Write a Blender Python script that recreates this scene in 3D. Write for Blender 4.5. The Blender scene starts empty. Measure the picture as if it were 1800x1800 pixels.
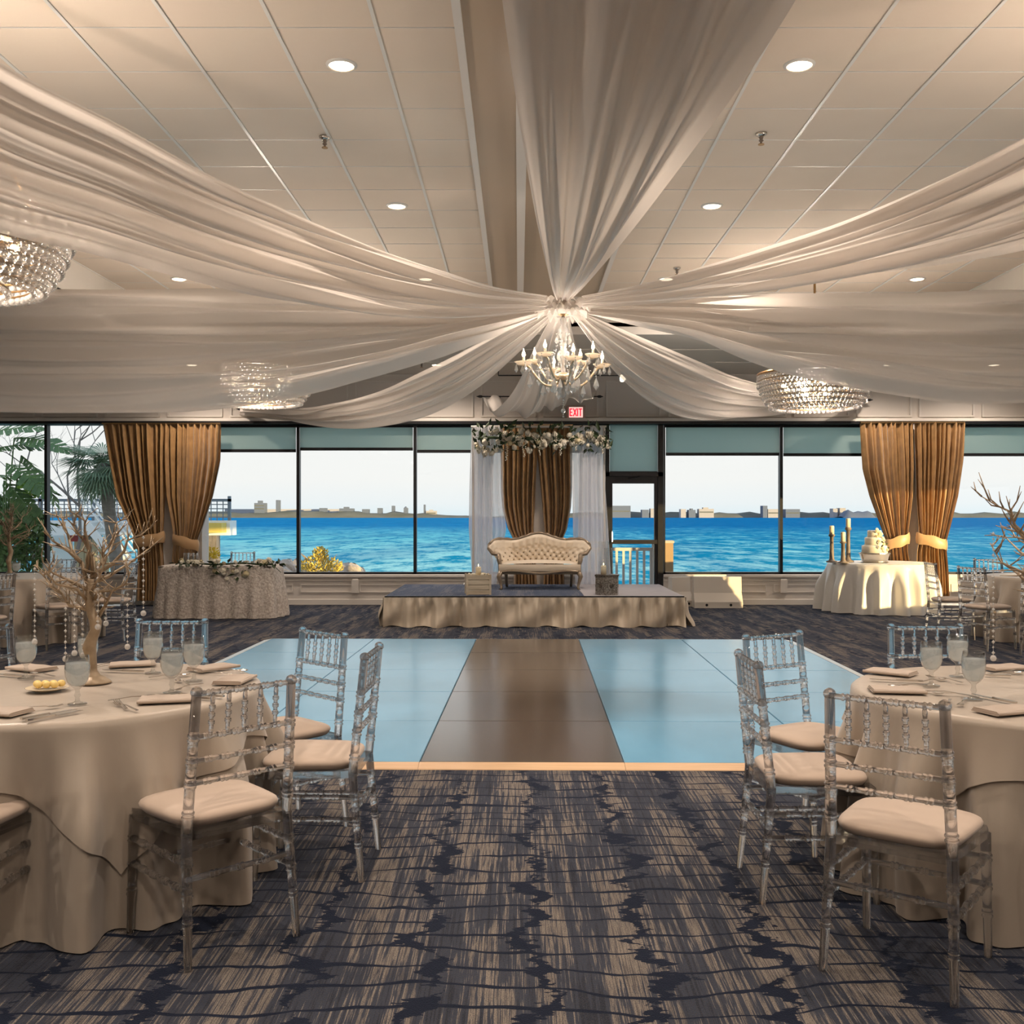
import bpy, math, random
from mathutils import Vector, Matrix
R = random.Random(7)
PI = math.pi
sc = bpy.context.scene
C = sc.collection

# ------------------------------------------------------------------ camera / world / sun / exposure
H = 1.49                     # eye height
cam_d = bpy.data.cameras.new('camera'); cam = bpy.data.objects.new('camera', cam_d); C.objects.link(cam)
cam.location = (0, 0, H); cam.rotation_euler = (PI/2, 0, 0)
cam_d.sensor_width = 36; cam_d.lens = 36.0
cam_d.shift_x = -12/1800; cam_d.shift_y = 7/1800
cam_d.clip_end = 20000; cam_d.clip_start = .05
sc.camera = cam
sc.view_settings.view_transform = 'Standard'; sc.view_settings.look = 'None'
sc.view_settings.exposure = 0.14; sc.view_settings.gamma = 1.0
sc.view_settings.use_curve_mapping = False
try:
    sc.cycles.max_bounces = 10; sc.cycles.transmission_bounces = 8; sc.cycles.transparent_max_bounces = 16
    sc.cycles.use_adaptive_sampling = True; sc.cycles.adaptive_threshold = .08
    sc.cycles.diffuse_bounces = 3; sc.cycles.glossy_bounces = 3
    sc.cycles.caustics_reflective = False; sc.cycles.caustics_refractive = False
    sc.cycles.sample_clamp_indirect = 2.5
except Exception: pass

W = bpy.data.worlds.new('sky'); sc.world = W; W.use_nodes = True
wn = W.node_tree.nodes; wl = W.node_tree.links
bg = wn['Background']
tc = wn.new('ShaderNodeTexCoord'); sx = wn.new('ShaderNodeSeparateXYZ'); rp = wn.new('ShaderNodeValToRGB')
wl.new(tc.outputs['Generated'], sx.inputs[0]); wl.new(sx.outputs['Z'], rp.inputs[0]); wl.new(rp.outputs[0], bg.inputs['Color'])
e = rp.color_ramp.elements
e[0].position = 0.0; e[0].color = (.78, .88, .92, 1)
e[1].position = 1.0; e[1].color = (.42, .62, .95, 1)
for p, c in ((.012, (.88, .91, .92, 1)), (.035, (.95, .935, .91, 1)), (.30, (.93, .93, .93, 1))):
    q = e.new(p); q.color = c
bg.inputs['Strength'].default_value = .96

SUN_AZ = math.radians(45); SUN_EL = math.radians(2.2)
sd = bpy.data.lights.new('sun', 'SUN'); sun = bpy.data.objects.new('sun', sd); C.objects.link(sun)
sdir = Vector((-math.sin(SUN_AZ)*math.cos(SUN_EL), math.cos(SUN_AZ)*math.cos(SUN_EL), -math.sin(SUN_EL)))
sun.rotation_euler = sdir.to_track_quat('-Z', 'Y').to_euler()
sun.location = (30, -20, 8)
sd.energy = 8.5; sd.color = (1, .72, .34); sd.angle = math.radians(.5)

LAMP = (1.0, .835, .70)       # colour of the room's lamps
P_DOWN = 165                 # W per ceiling downlight
P_CRYS = 115                 # W per crystal drum chandelier
P_ARM = 3.0                  # W per candle bulb

# ------------------------------------------------------------------ helpers
class MB:
    def __init__(s): s.v = []; s.f = []
    def add(s, vs, fs):
        n = len(s.v); s.v += [tuple(p) for p in vs]; s.f += [tuple(i+n for i in f) for f in fs]; return s
    def box(s, x0, x1, y0, y1, z0, z1):
        return s.add([(x0,y0,z0),(x1,y0,z0),(x1,y1,z0),(x0,y1,z0),(x0,y0,z1),(x1,y0,z1),(x1,y1,z1),(x0,y1,z1)],
                     [(3,2,1,0),(4,5,6,7),(0,1,5,4),(1,2,6,5),(2,3,7,6),(3,0,4,7)])
    def cbox(s, x, y, z, w, d, h): return s.box(x-w/2, x+w/2, y-d/2, y+d/2, z-h/2, z+h/2)
    def bevbox(s, x0, x1, y0, y1, z0, z1, b):
        # box with chamfered top edge
        return s.add([(x0,y0,z0),(x1,y0,z0),(x1,y1,z0),(x0,y1,z0),(x0,y0,z1-b),(x1,y0,z1-b),(x1,y1,z1-b),(x0,y1,z1-b),
                      (x0+b,y0+b,z1),(x1-b,y0+b,z1),(x1-b,y1-b,z1),(x0+b,y1-b,z1)],
                     [(3,2,1,0),(0,1,5,4),(1,2,6,5),(2,3,7,6),(3,0,4,7),(4,5,9,8),(5,6,10,9),(6,7,11,10),(7,4,8,11),(8,9,10,11)])
    def lathe(s, p0, p1, prof, seg=12, cap=True):
        p0 = Vector(p0); p1 = Vector(p1); ax = (p1-p0); L = ax.length; ax = ax/L
        t = Vector((1,0,0)) if abs(ax.x) < .9 else Vector((0,1,0))
        u = ax.cross(t).normalized(); w = ax.cross(u)
        vs = []; fs = []
        for (a, r) in prof:
            c = p0 + ax*(a*L)
            for k in range(seg):
                th = 2*PI*k/seg; vs.append(c + (u*math.cos(th) + w*math.sin(th))*r)
        for i in range(len(prof)-1):
            for k in range(seg):
                k2 = (k+1) % seg
                fs.append((i*seg+k, i*seg+k2, (i+1)*seg+k2, (i+1)*seg+k))
        if cap:
            fs.append(tuple(range(seg-1, -1, -1))); n = (len(prof)-1)*seg; fs.append(tuple(range(n, n+seg)))
        return s.add(vs, fs)
    def tube(s, pts, rad, seg=8):
        pts = [Vector(p) for p in pts]; n = len(pts)
        if not isinstance(rad, (list, tuple)): rad = [rad]*n
        vs = []; fs = []; pu = None
        for i, p in enumerate(pts):
            d = (pts[min(i+1, n-1)] - pts[max(i-1, 0)])
            d = d.normalized() if d.length > 1e-9 else Vector((0,0,1))
            if pu is None:
                t = Vector((0,0,1)) if abs(d.z) < .9 else Vector((1,0,0)); u = d.cross(t).normalized()
            else:
                u = (pu - d*pu.dot(d)); u = u.normalized() if u.length > 1e-6 else d.orthogonal().normalized()
            pu = u; w = d.cross(u)
            for k in range(seg):
                th = 2*PI*k/seg; vs.append(p + (u*math.cos(th) + w*math.sin(th))*rad[i])
        for i in range(n-1):
            for k in range(seg):
                k2 = (k+1) % seg; fs.append((i*seg+k, i*seg+k2, (i+1)*seg+k2, (i+1)*seg+k))
        fs.append(tuple(range(seg-1, -1, -1))); fs.append(tuple(range((n-1)*seg, n*seg)))
        return s.add(vs, fs)
    def grid(s, nu, nv, fn, closeu=False):
        vs = [fn(i/nu if closeu else i/(nu-1), j/(nv-1)) for i in range(nu) for j in range(nv)]
        fs = []
        for i in range(nu if closeu else nu-1):
            i2 = (i+1) % nu
            for j in range(nv-1): fs.append((i*nv+j, i2*nv+j, i2*nv+j+1, i*nv+j+1))
        return s.add(vs, fs)
    def ball(s, c, r, nu=8, nv=6, sc3=(1,1,1), fn=None):
        vs = []; fs = []
        for j in range(nv+1):
            ph = PI*j/nv
            for i in range(nu):
                th = 2*PI*i/nu; k = fn(th, ph) if fn else 1
                vs.append((c[0]+r*k*sc3[0]*math.sin(ph)*math.cos(th), c[1]+r*k*sc3[1]*math.sin(ph)*math.sin(th), c[2]+r*k*sc3[2]*math.cos(ph)))
        for j in range(nv):
            for i in range(nu):
                i2 = (i+1) % nu
                if j == 0: fs.append((i, (j+1)*nu+i, (j+1)*nu+i2))
                elif j == nv-1: fs.append((j*nu+i, (j+1)*nu+i, j*nu+i2))
                else: fs.append((j*nu+i, (j+1)*nu+i, (j+1)*nu+i2, j*nu+i2))
        return s.add(vs, fs)
    def octa(s, c, r, h):
        x, y, z = c
        return s.add([(x+r,y,z),(x,y+r,z),(x-r,y,z),(x,y-r,z),(x,y,z+h),(x,y,z-h)],
                     [(0,1,4),(1,2,4),(2,3,4),(3,0,4),(1,0,5),(2,1,5),(3,2,5),(0,3,5)])
    def prism(s, poly, z0, z1):
        n = len(poly)
        return s.add([(x,y,z0) for x,y in poly]+[(x,y,z1) for x,y in poly],
                     [tuple(range(n-1,-1,-1)), tuple(range(n, 2*n))]+[(i,(i+1)%n,n+(i+1)%n,n+i) for i in range(n)])
    def ribbon(s, pts, th):
        # pts: (x, y, z, halfwidth across x)
        vs = []; fs = []
        for (x,y,z,w) in pts: vs += [(x-w,y,z),(x+w,y,z),(x+w,y,z+th),(x-w,y,z+th)]
        for i in range(len(pts)-1):
            a = i*4; b = a+4
            for k in range(4): fs.append((a+k, a+(k+1)%4, b+(k+1)%4, b+k))
        fs.append((3,2,1,0)); n = (len(pts)-1)*4; fs.append((n,n+1,n+2,n+3))
        return s.add(vs, fs)
    def mesh(s, name, smooth=False):
        m = bpy.data.meshes.new(name); m.from_pydata(s.v, [], s.f)
        if smooth: m.polygons.foreach_set('use_smooth', [True]*len(m.polygons))
        m.update(); return m
    def build(s, name, mat, parent=None, smooth=False, loc=None, rz=0):
        return obj(name, s.mesh(name, smooth), mat, parent, loc, rz)

def obj(name, mesh, mat, parent=None, loc=None, rz=0, rot=None, scale=None):
    o = bpy.data.objects.new(name, mesh); C.objects.link(o)
    if mat is not None and len(mesh.materials) == 0: mesh.materials.append(mat)
    if loc is not None: o.location = loc
    if rz: o.rotation_euler = (0, 0, rz)
    if rot is not None: o.rotation_euler = rot
    if scale is not None: o.scale = scale if hasattr(scale, '__len__') else (scale,)*3
    if parent is not None: o.parent = parent
    return o
def tag(o, label, cat, group=None):
    o['label'] = label; o['category'] = cat
    if group: o['group'] = group
    return o
def thing(name, label, cat, loc=(0,0,0), rz=0, group=None):
    o = bpy.data.objects.new(name, None); C.objects.link(o); o.empty_display_size = .1
    o.location = loc; o.rotation_euler = (0, 0, rz)
    return tag(o, label, cat, group)
def struct(o, label=None, cat=None):
    o['kind'] = 'structure'
    if label: o['label'] = label
    if cat: o['category'] = cat
    return o
def copy_tree(o, parent=None):
    c = o.copy(); C.objects.link(c); c.parent = parent
    for ch in [k for k in o.children]: copy_tree(ch, c)
    return c
def dup(o, loc, rz, label, group=None, scale=None):
    c = copy_tree(o); c.location = loc; c.rotation_euler = (0, 0, rz); c['label'] = label
    if group: c['group'] = group
    if scale: c.scale = (scale,)*3 if not hasattr(scale, '__len__') else scale
    return c
def light(name, typ, loc, power, color, parent=None, radius=.05, rot=None, spot=None, blend=.6):
    d = bpy.data.lights.new(name, typ); d.energy = power; d.color = color
    if typ in ('POINT', 'SPOT'): d.shadow_soft_size = radius
    if typ == 'SPOT' and spot: d.spot_size = spot; d.spot_blend = blend
    o = bpy.data.objects.new(name, d); C.objects.link(o); o.location = loc
    if rot: o.rotation_euler = rot
    if parent is not None: o.parent = parent
    return o
def X_(px, Y): return (px-912)*Y/1800
def Z_(py, Y): return H-(py-907)*Y/1800
def P_(px, py, Y): return (X_(px, Y), Y, Z_(py, Y))
def lerp(a, b, t): return a+(b-a)*t
def pw(tab, x):
    # piecewise linear through (x, y) pairs
    if x <= tab[0][0]: return tab[0][1]
    for (a, b), (c, d) in zip(tab, tab[1:]):
        if x <= c: return b+(d-b)*(x-a)/(c-a) if c > a else d
    return tab[-1][1]
def sm(t): t = max(0, min(1, t)); return t*t*(3-2*t)

# ------------------------------------------------------------------ materials
def mat(name, col, rough=.6, metal=0, spec=.5, sheen=0, trans=0, ior=1.45, emit=None, es=0, coat=0, bump=None, var=None, sub=0):
    m = bpy.data.materials.new(name); m.use_nodes = True
    nt = m.node_tree; b = nt.nodes['Principled BSDF']
    b.inputs['Base Color'].default_value = (*col, 1); b.inputs['Roughness'].default_value = rough
    b.inputs['Metallic'].default_value = metal; b.inputs['Specular IOR Level'].default_value = spec
    b.inputs['IOR'].default_value = ior
    if sheen: b.inputs['Sheen Weight'].default_value = sheen
    if trans: b.inputs['Transmission Weight'].default_value = trans
    if coat: b.inputs['Coat Weight'].default_value = coat; b.inputs['Coat Roughness'].default_value = .15
    if emit: b.inputs['Emission Color'].default_value = (*emit, 1); b.inputs['Emission Strength'].default_value = es
    if var or bump:
        tcn = nt.nodes.new('ShaderNodeTexCoord')
    if var:   # (scale3, colour2, amount)
        mp = nt.nodes.new('ShaderNodeMapping'); mp.inputs['Scale'].default_value = var[0]
        no = nt.nodes.new('ShaderNodeTexNoise'); no.inputs['Scale'].default_value = 1; no.inputs['Detail'].default_value = 5
        cr = nt.nodes.new('ShaderNodeValToRGB'); cr.color_ramp.elements[0].position = .5-var[2]/2; cr.color_ramp.elements[1].position = .5+var[2]/2
        cr.color_ramp.elements[0].color = (*var[1], 1); cr.color_ramp.elements[1].color = (*col, 1)
        nt.links.new(tcn.outputs['Object'], mp.inputs[0]); nt.links.new(mp.outputs[0], no.inputs[0])
        nt.links.new(no.outputs[0], cr.inputs[0]); nt.links.new(cr.outputs[0], b.inputs['Base Color'])
    if bump:  # (scale3, strength, distance)
        mp = nt.nodes.new('ShaderNodeMapping'); mp.inputs['Scale'].default_value = bump[0]
        no = nt.nodes.new('ShaderNodeTexNoise'); no.inputs['Scale'].default_value = 1; no.inputs['Detail'].default_value = 4
        bp = nt.nodes.new('ShaderNodeBump'); bp.inputs['Strength'].default_value = bump[1]; bp.inputs['Distance'].default_value = bump[2]
        nt.links.new(tcn.outputs['Object'], mp.inputs[0]); nt.links.new(mp.outputs[0], no.inputs[0])
        nt.links.new(no.outputs[0], bp.inputs['Height']); nt.links.new(bp.outputs[0], b.inputs['Normal'])
    return m
def N(m, t): return m.node_tree.nodes.new(t)
def Lk(m, a, b): m.node_tree.links.new(a, b)
def through(m, amount, col=(1,1,1)):
    """mix a share of plain see-through into a material (loose weave / clear plastic)"""
    nt = m.node_tree; out = nt.nodes['Material Output']; b = out.inputs[0].links[0].from_socket
    t = nt.nodes.new('ShaderNodeBsdfTransparent'); t.inputs[0].default_value = (*col, 1)
    mx = nt.nodes.new('ShaderNodeMixShader'); mx.inputs[0].default_value = amount
    nt.links.new(b, mx.inputs[1]); nt.links.new(t.outputs[0], mx.inputs[2]); nt.links.new(mx.outputs[0], out.inputs[0])
    return m
def translucent(m, amount, col):
    nt = m.node_tree; out = nt.nodes['Material Output']; b = out.inputs[0].links[0].from_socket
    t = nt.nodes.new('ShaderNodeBsdfTranslucent'); t.inputs[0].default_value = (*col, 1)
    mx = nt.nodes.new('ShaderNodeMixShader'); mx.inputs[0].default_value = amount
    nt.links.new(b, mx.inputs[1]); nt.links.new(t.outputs[0], mx.inputs[2]); nt.links.new(mx.outputs[0], out.inputs[0])
    return m
def thin_glass(name, tint=(1,1,1), ior=1.45, gain=1.0, rough=.0):
    m = bpy.data.materials.new(name); m.use_nodes = True; nt = m.node_tree; nt.nodes.clear()
    out = nt.nodes.new('ShaderNodeOutputMaterial'); t = nt.nodes.new('ShaderNodeBsdfTransparent'); t.inputs[0].default_value = (*tint, 1)
    g = nt.nodes.new('ShaderNodeBsdfGlossy'); g.inputs['Roughness'].default_value = rough
    f = nt.nodes.new('ShaderNodeLayerWeight'); f.inputs[0].default_value = .5
    po = nt.nodes.new('ShaderNodeMath'); po.operation = 'POWER'; po.inputs[1].default_value = 4.0
    nt.links.new(f.outputs['Facing'], po.inputs[0])
    mu = nt.nodes.new('ShaderNodeMath'); mu.operation = 'MULTIPLY_ADD'; mu.inputs[1].default_value = .85*gain; mu.inputs[2].default_value = ((ior-1)/(ior+1))**2*gain; mu.use_clamp = True
    mx = nt.nodes.new('ShaderNodeMixShader')
    nt.links.new(po.outputs[0], mu.inputs[0]); nt.links.new(mu.outputs[0], mx.inputs[0])
    nt.links.new(t.outputs[0], mx.inputs[1]); nt.links.new(g.outputs[0], mx.inputs[2]); nt.links.new(mx.outputs[0], out.inputs[0])
    return m

M = {}
M['wall'] = mat('wall_paint', (.74, .68, .62), .55, bump=((60,60,60), .05, .002))
M['wall_trim'] = mat('wall_trim_paint', (.78, .73, .67), .4)
M['ceil'] = mat('ceiling_tile', (.82, .70, .575), .85, var=((1.3,1.3,1.3), (.77,.65,.53), .6), bump=((220,220,220), .25, .003))
M['grid'] = mat('grid_bar', (.80, .77, .72), .4)
M['soffit'] = mat('soffit_paint', (.70, .65, .58), .7)
M['beam'] = mat('beam_paint', (.52, .40, .28), .28, spec=.6, var=((.8,.8,.8), (.45,.345,.245), .6))
M['black'] = mat('black_aluminium', (.012, .012, .014), .35)
M['glass'] = thin_glass('window_glass', (.97,.985,.985), 1.35, .8)
sh = mat('roller_shade', (.42, .50, .47), .8); translucent(sh, .60, (.70, .84, .79)); through(sh, .10); M['shade'] = sh
M['cloth'] = mat('champagne_tablecloth', (.395, .335, .27), .42, sheen=.3, spec=.35, bump=((7,7,3), .25, .02))
M['overlay'] = mat('champagne_overlay', (.42, .355, .285), .38, sheen=.3, spec=.4, bump=((6,6,4), .25, .02))
M['napkin'] = mat('beige_napkin', (.44, .355, .285), .6, sheen=.2)
M['cushion'] = mat('beige_cushion', (.50, .39, .305), .7, sheen=.3, bump=((120,120,120), .05, .002))
ac = mat('clear_acrylic', (.98, .99, 1.0), .0, trans=1, ior=1.46, spec=.8); through(ac, .34, (.97,.97,.98)); M['acrylic'] = ac
M['goblet'] = thin_glass('goblet_glass', (.95,.96,.96), 1.75, 1.5, .01)
wt = mat('iced_water', (.86, .92, .95), .08, spec=.9, coat=.5, var=((60,60,40), (1,1,.98), .22), bump=((50,50,40), .6, .01)); translucent(wt, .5, (.95,1,1)); through(wt, .34, (.97,.99,1)); M['water'] = wt
M['silver'] = mat('cutlery_steel', (.74, .69, .63), .26, metal=1)
M['brass'] = mat('aged_brass', (.45, .28, .13), .3, metal=1)
M['pgold'] = mat('pale_gold', (.80, .62, .42), .3, metal=.6)
sf = mat('sheer_voile', (.84, .78, .72), .75, sheen=.2, bump=((260,260,260), .04, .001)); translucent(sf, .38, (.86,.78,.70)); through(sf, .10); M['voile'] = sf
ws = mat('white_voile', (.95, .95, .98), .7); translucent(ws, .55, (.97,.97,1.0)); through(ws, .26); M['white_voile'] = ws
M['curtain'] = mat('gold_damask', (.40, .228, .09), .42, sheen=.3, spec=.4, var=((9,9,7), (.27,.15,.058), .35), bump=((14,14,9), .2, .01))
M['tie'] = mat('gold_tieback', (.50, .31, .15), .4, sheen=.3)
M['skirt'] = mat('stage_skirt', (.52, .44, .34), .4, sheen=.3)
M['lace'] = mat('lace_cloth', (.66, .60, .54), .8, var=((30,30,30), (.44,.38,.33), .25), bump=((38,38,38), .9, .02))
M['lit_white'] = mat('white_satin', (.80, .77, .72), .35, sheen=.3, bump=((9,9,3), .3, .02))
M['crystal'] = thin_glass('crystal', (.95,.94,.92), 2.2, 1.6, .03)
cr_ = mat('crystal_bead', (.52,.49,.45), .05, trans=.5, ior=1.5, spec=.8); through(cr_, .42); M['bead'] = cr_
dp_ = mat('crystal_drop_glass', (.92,.90,.86), .04, trans=.35, ior=1.5, spec=.9); through(dp_, .35); M['drop'] = dp_
M['bulb'] = mat('lit_bulb', (1,.9,.7), .3, emit=(1.0,.78,.48), es=7)
M['lens'] = mat('downlight_lens', (1,.95,.85), .3, emit=(1.0,.84,.62), es=7)
M['ivory'] = mat('ivory_candle', (.80, .70, .50), .5)
M['flame'] = mat('candle_flame', (1,.8,.4), .5, emit=(1,.7,.3), es=9)
M['petal'] = mat('ivory_petal', (.84, .80, .70), .7, var=((30,30,30), (.70,.62,.46), .5))
M['petal2'] = mat('cream_petal', (.80, .70, .48), .7, var=((30,30,30), (.62,.52,.30), .5))
M['leaf'] = mat('dark_leaf', (.045, .075, .025), .5, var=((14,14,14), (.02,.035,.012), .5))
M['sofa'] = mat('ivory_tufted_fabric', (.74, .63, .49), .5, sheen=.4)
M['sofawood'] = mat('silver_gilt_wood', (.27, .21, .15), .35, metal=.35)
M['tree'] = mat('gilded_branch', (.44, .34, .23), .42, metal=.25, var=((20,20,20), (.26,.19,.12), .5), bump=((60,60,60), .3, .004))
M['barrier'] = mat('white_plastic', (.78, .72, .64), .35)
M['exitbox'] = mat('sign_housing', (.55, .40, .34), .5)
M['exitface'] = mat('sign_face', (.9,.85,.82), .4, emit=(1.0,.62,.55), es=.9)
M['exitred'] = mat('sign_letters', (.8,.02,.03), .4, emit=(1,.02,.05), es=1.0)
M['planter'] = mat('whitewashed_crate', (.60, .52, .40), .7, var=((3,3,30), (.38,.31,.22), .4))
M['mosaic'] = mat('mirror_mosaic', (.42, .40, .36), .25, metal=.6, var=((70,70,70), (.16,.14,.12), .15))
M['mosaicdark'] = mat('tarnished_mosaic', (.18, .15, .12), .35, metal=.5, var=((60,60,60), (.06,.05,.04), .2))
M['icing'] = mat('white_icing', (.85, .80, .68), .45)
M['holder'] = mat('weathered_wood', (.24, .19, .15), .5, var=((20,20,6), (.12,.10,.08), .4))
M['butter'] = mat('butter', (.80, .60, .22), .5)
M['dish'] = mat('glass_dish', (.72, .60, .42), .2)
M['trimwood'] = mat('maple_trim', (.66, .44, .26), .35, var=((3,40,3), (.56,.36,.20), .5))
# dance floor
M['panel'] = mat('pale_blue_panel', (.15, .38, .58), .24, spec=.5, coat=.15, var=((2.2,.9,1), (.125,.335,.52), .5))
M['panel_dark'] = mat('brown_panel', (.105, .085, .072), .20, spec=.55, coat=.25, var=((14,1.2,1), (.085,.068,.058), .5))
M['seam'] = mat('floor_subframe', (.10,.13,.15), .5)

def carpet(name, blue=0.0):
    m = bpy.data.materials.new(name); m.use_nodes = True; nt = m.node_tree; b = nt.nodes['Principled BSDF']
    b.inputs['Roughness'].default_value = .95; b.inputs['Specular IOR Level'].default_value = .1
    b.inputs['Sheen Weight'].default_value = .09; b.inputs['Sheen Roughness'].default_value = .35; b.inputs['Sheen Tint'].default_value = (.35, .55, 1.0, 1)  # blue sheen tint stands in for grazing window daylight on the pile
    def nd(t, **k):
        n = nt.nodes.new(t)
        for a, v in k.items(): setattr(n, a, v)
        return n
    L = nt.links.new
    tcn = nd('ShaderNodeTexCoord'); P = tcn.outputs['Object']
    def noise(scale3, detail=2, rough=.5, vec=P):
        mp = nd('ShaderNodeMapping'); mp.inputs['Scale'].default_value = scale3
        n = nd('ShaderNodeTexNoise'); n.inputs['Scale'].default_value = 1; n.inputs['Detail'].default_value = detail; n.inputs['Roughness'].default_value = rough
        L(vec, mp.inputs[0]); L(mp.outputs[0], n.inputs[0]); return n.outputs[0]
    def ma(op, a, bb, clamp=False):
        n = nd('ShaderNodeMath', operation=op, use_clamp=clamp)
        for i, v in enumerate((a, bb)):
            if isinstance(v, (int, float)): n.inputs[i].default_value = v
            else: L(v, n.inputs[i])
        return n.outputs[0]
    def ramp(v, p0, p1, c0=(0,0,0,1), c1=(1,1,1,1)):
        n = nd('ShaderNodeValToRGB'); e = n.color_ramp.elements
        e[0].position = p0; e[0].color = c0; e[1].position = p1; e[1].color = c1; L(v, n.inputs[0]); return n.outputs[0]
    def mix(f, a, c):
        n = nd('ShaderNodeMix', data_type='RGBA')
        L(f, n.inputs[0])
        for i, v in ((6, a), (7, c)):
            if isinstance(v, tuple): n.inputs[i].default_value = v
            else: L(v, n.inputs[i])
        return n.outputs[2]
    sep = nd('ShaderNodeSeparateXYZ'); L(P, sep.inputs[0]); x = sep.outputs['X']; y = sep.outputs['Y']
    streak = noise((75, 1.5, 1), 4, .72)
    streak2 = noise((200, 3.5, 1), 3, .65)
    patch = noise((6.5, 1.0, 1), 3, .6)
    tau = (.20, .172, .145, 1); slate = (.036, .041, .056, 1)
    tau2 = (.085, .076, .072, 1)
    base = mix(ramp(streak2, .40, .56), tau2, tau)
    sm_ = ma('ADD', ma('MULTIPLY', patch, .95), ma('MULTIPLY', streak, 1.1))
    base = mix(ramp(sm_, .975, 1.03), base, slate)
    base = mix(ramp(ma('ADD', ma('MULTIPLY', patch, .55), streak), .855, .885), base, (.022,.024,.032,1))
    fine = noise((260, 200, 1), 1, .5)
    base = mix(ramp(fine, .32, .46, (1,1,1,1), (0,0,0,1)), base, (.05,.046,.046,1))
    # wandering crosswise lines
    w1 = noise((.7, .9, 1), 4, .55); v = ma('ADD', ma('MULTIPLY', y, 7.2), ma('MULTIPLY', w1, 3.6))
    fr = ma('PINGPONG', v, .5); wid = ma('MULTIPLY', noise((1.9, 8, 1), 4, .6), .24)
    hl = ma('LESS_THAN', fr, ma('SUBTRACT', wid, .062))
    # wandering lengthwise blotchy lines
    w2 = noise((.7, 2.6, 1), 6, .7); u = ma('ADD', ma('MULTIPLY', x, 2.5), ma('MULTIPLY', w2, 1.7))
    fu = ma('PINGPONG', u, .5); wid2 = ma('MULTIPLY', ma('POWER', noise((4.2, 6.0, 1), 5, .65), 2.6), .70)
    vl = ma('LESS_THAN', fu, ma('SUBTRACT', wid2, .055))
    lines = ma('MAXIMUM', hl, vl)
    navy = (.010, .013, .024, 1)
    col = mix(lines, base, navy)
    if blue:
        col = mix(ma('ADD', blue, 0), col, (.16, .20, .30, 1))
    L(col, b.inputs['Base Color'])
    bp = nd('ShaderNodeBump'); bp.inputs['Strength'].default_value = .5; bp.inputs['Distance'].default_value = .006
    L(noise((180, 180, 1), 2), bp.inputs['Height']); L(bp.outputs[0], b.inputs['Normal'])
    return m
M['carpet'] = carpet('patterned_carpet')
M['stagecarpet'] = carpet('stage_carpet', .35)

# ------------------------------------------------------------------ room shell
YW = 17.2; ZC = H+2.93; ZL = 3.87
XL, XR, YB = -9.6, 9.2, -5.0
TX0, TX1, TY = -5.1, 5.86, 13.4
o = MB().box(XL-.2, XR+.2, YB-.2, YW+.2, -.25, 0).build('floor', M['carpet']); struct(o, 'dark navy and taupe patterned carpet floor', 'floor')

# far wall
SILL, HEAD = .51, 3.07
wb = MB()
door_x0, door_x1 = X_(1064, YW), X_(1166, YW)
for a, b_ in ((XL, door_x0), (door_x1, XR)): wb.box(a, b_, YW, YW+.22, -.02, SILL-.03)
wb.box(XL, XR, YW, YW+.22, HEAD, ZL+.02)
piers = [(X_(285, YW), X_(360, YW)), (X_(915, YW), X_(972, YW)), (X_(1562, YW), X_(1652, YW))]
for a, b_ in piers: wb.box(a, b_, YW-.15, YW+.22, -.02, HEAD+.02)
wallb = struct(wb.build('wall_back', M['wall']), 'pale panelled wall holding the long row of sea windows', 'wall')
for a, b_ in ((XL, door_x0), (door_x1, XR)):
    MB().bevbox(a, b_, YW-.05, YW+.06, SILL-.045, SILL, .012).build('window_sill', M['wall_trim'], wallb)
    MB().bevbox(a, b_, YW-.02, YW+.002, 0, .10, .012).build('baseboard', M['wall_trim'], wallb)
    MB().bevbox(a, b_, YW-.015, YW+.002, .395, .42, .008).build('chair_rail', M['wall_trim'], wallb)
MB().box(XL, XR, YW-.16, YW+.1, HEAD-.045, HEAD+.002).build('head_bar', M['black'], wallb)
MB().box(XL, XR, YW-.165, YW+.002, HEAD+.0, HEAD+.05).build('head_trim', M['wall_trim'], wallb)
def frame_mb(x0, x1, z0, z1, y, w=.03, d=.032):
    m = MB()
    m.box(x0, x1, y-d, y, z0, z0+w); m.box(x0, x1, y-d, y, z1-w, z1); m.box(x0, x0+w, y-d, y, z0+w, z1-w); m.box(x1-w, x1, y-d, y, z0+w, z1-w)
    return m
px = 845-110*9
while px < 1870:
    x0, x1 = X_(px, YW), X_(px+97, YW)
    if x1 > XL and x0 < XR: frame_mb(max(x0, XL+.05), min(x1, XR-.05), 3.15, 3.76, YW).build('panel_moulding', M['wall_trim'], wallb)
    px += 110
px = 528-104*6
while px < 1870:
    x0, x1 = X_(px, YW), X_(px+91, YW)
    if x0 > XL and x1 < XR and not (x1 > door_x0-.02 and x0 < door_x1+.02):
        frame_mb(x0, x1, .205, .345, YW, .016, .014).build('wainscot_moulding', M['wall_trim'], wallb)
    px += 104
for px in (625, 1377):
    MB().bevbox(X_(px-6, YW), X_(px+6, YW), YW-.05, YW+.002, .20, .44, .02).build('corbel', M['wall_trim'], wallb)

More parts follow.
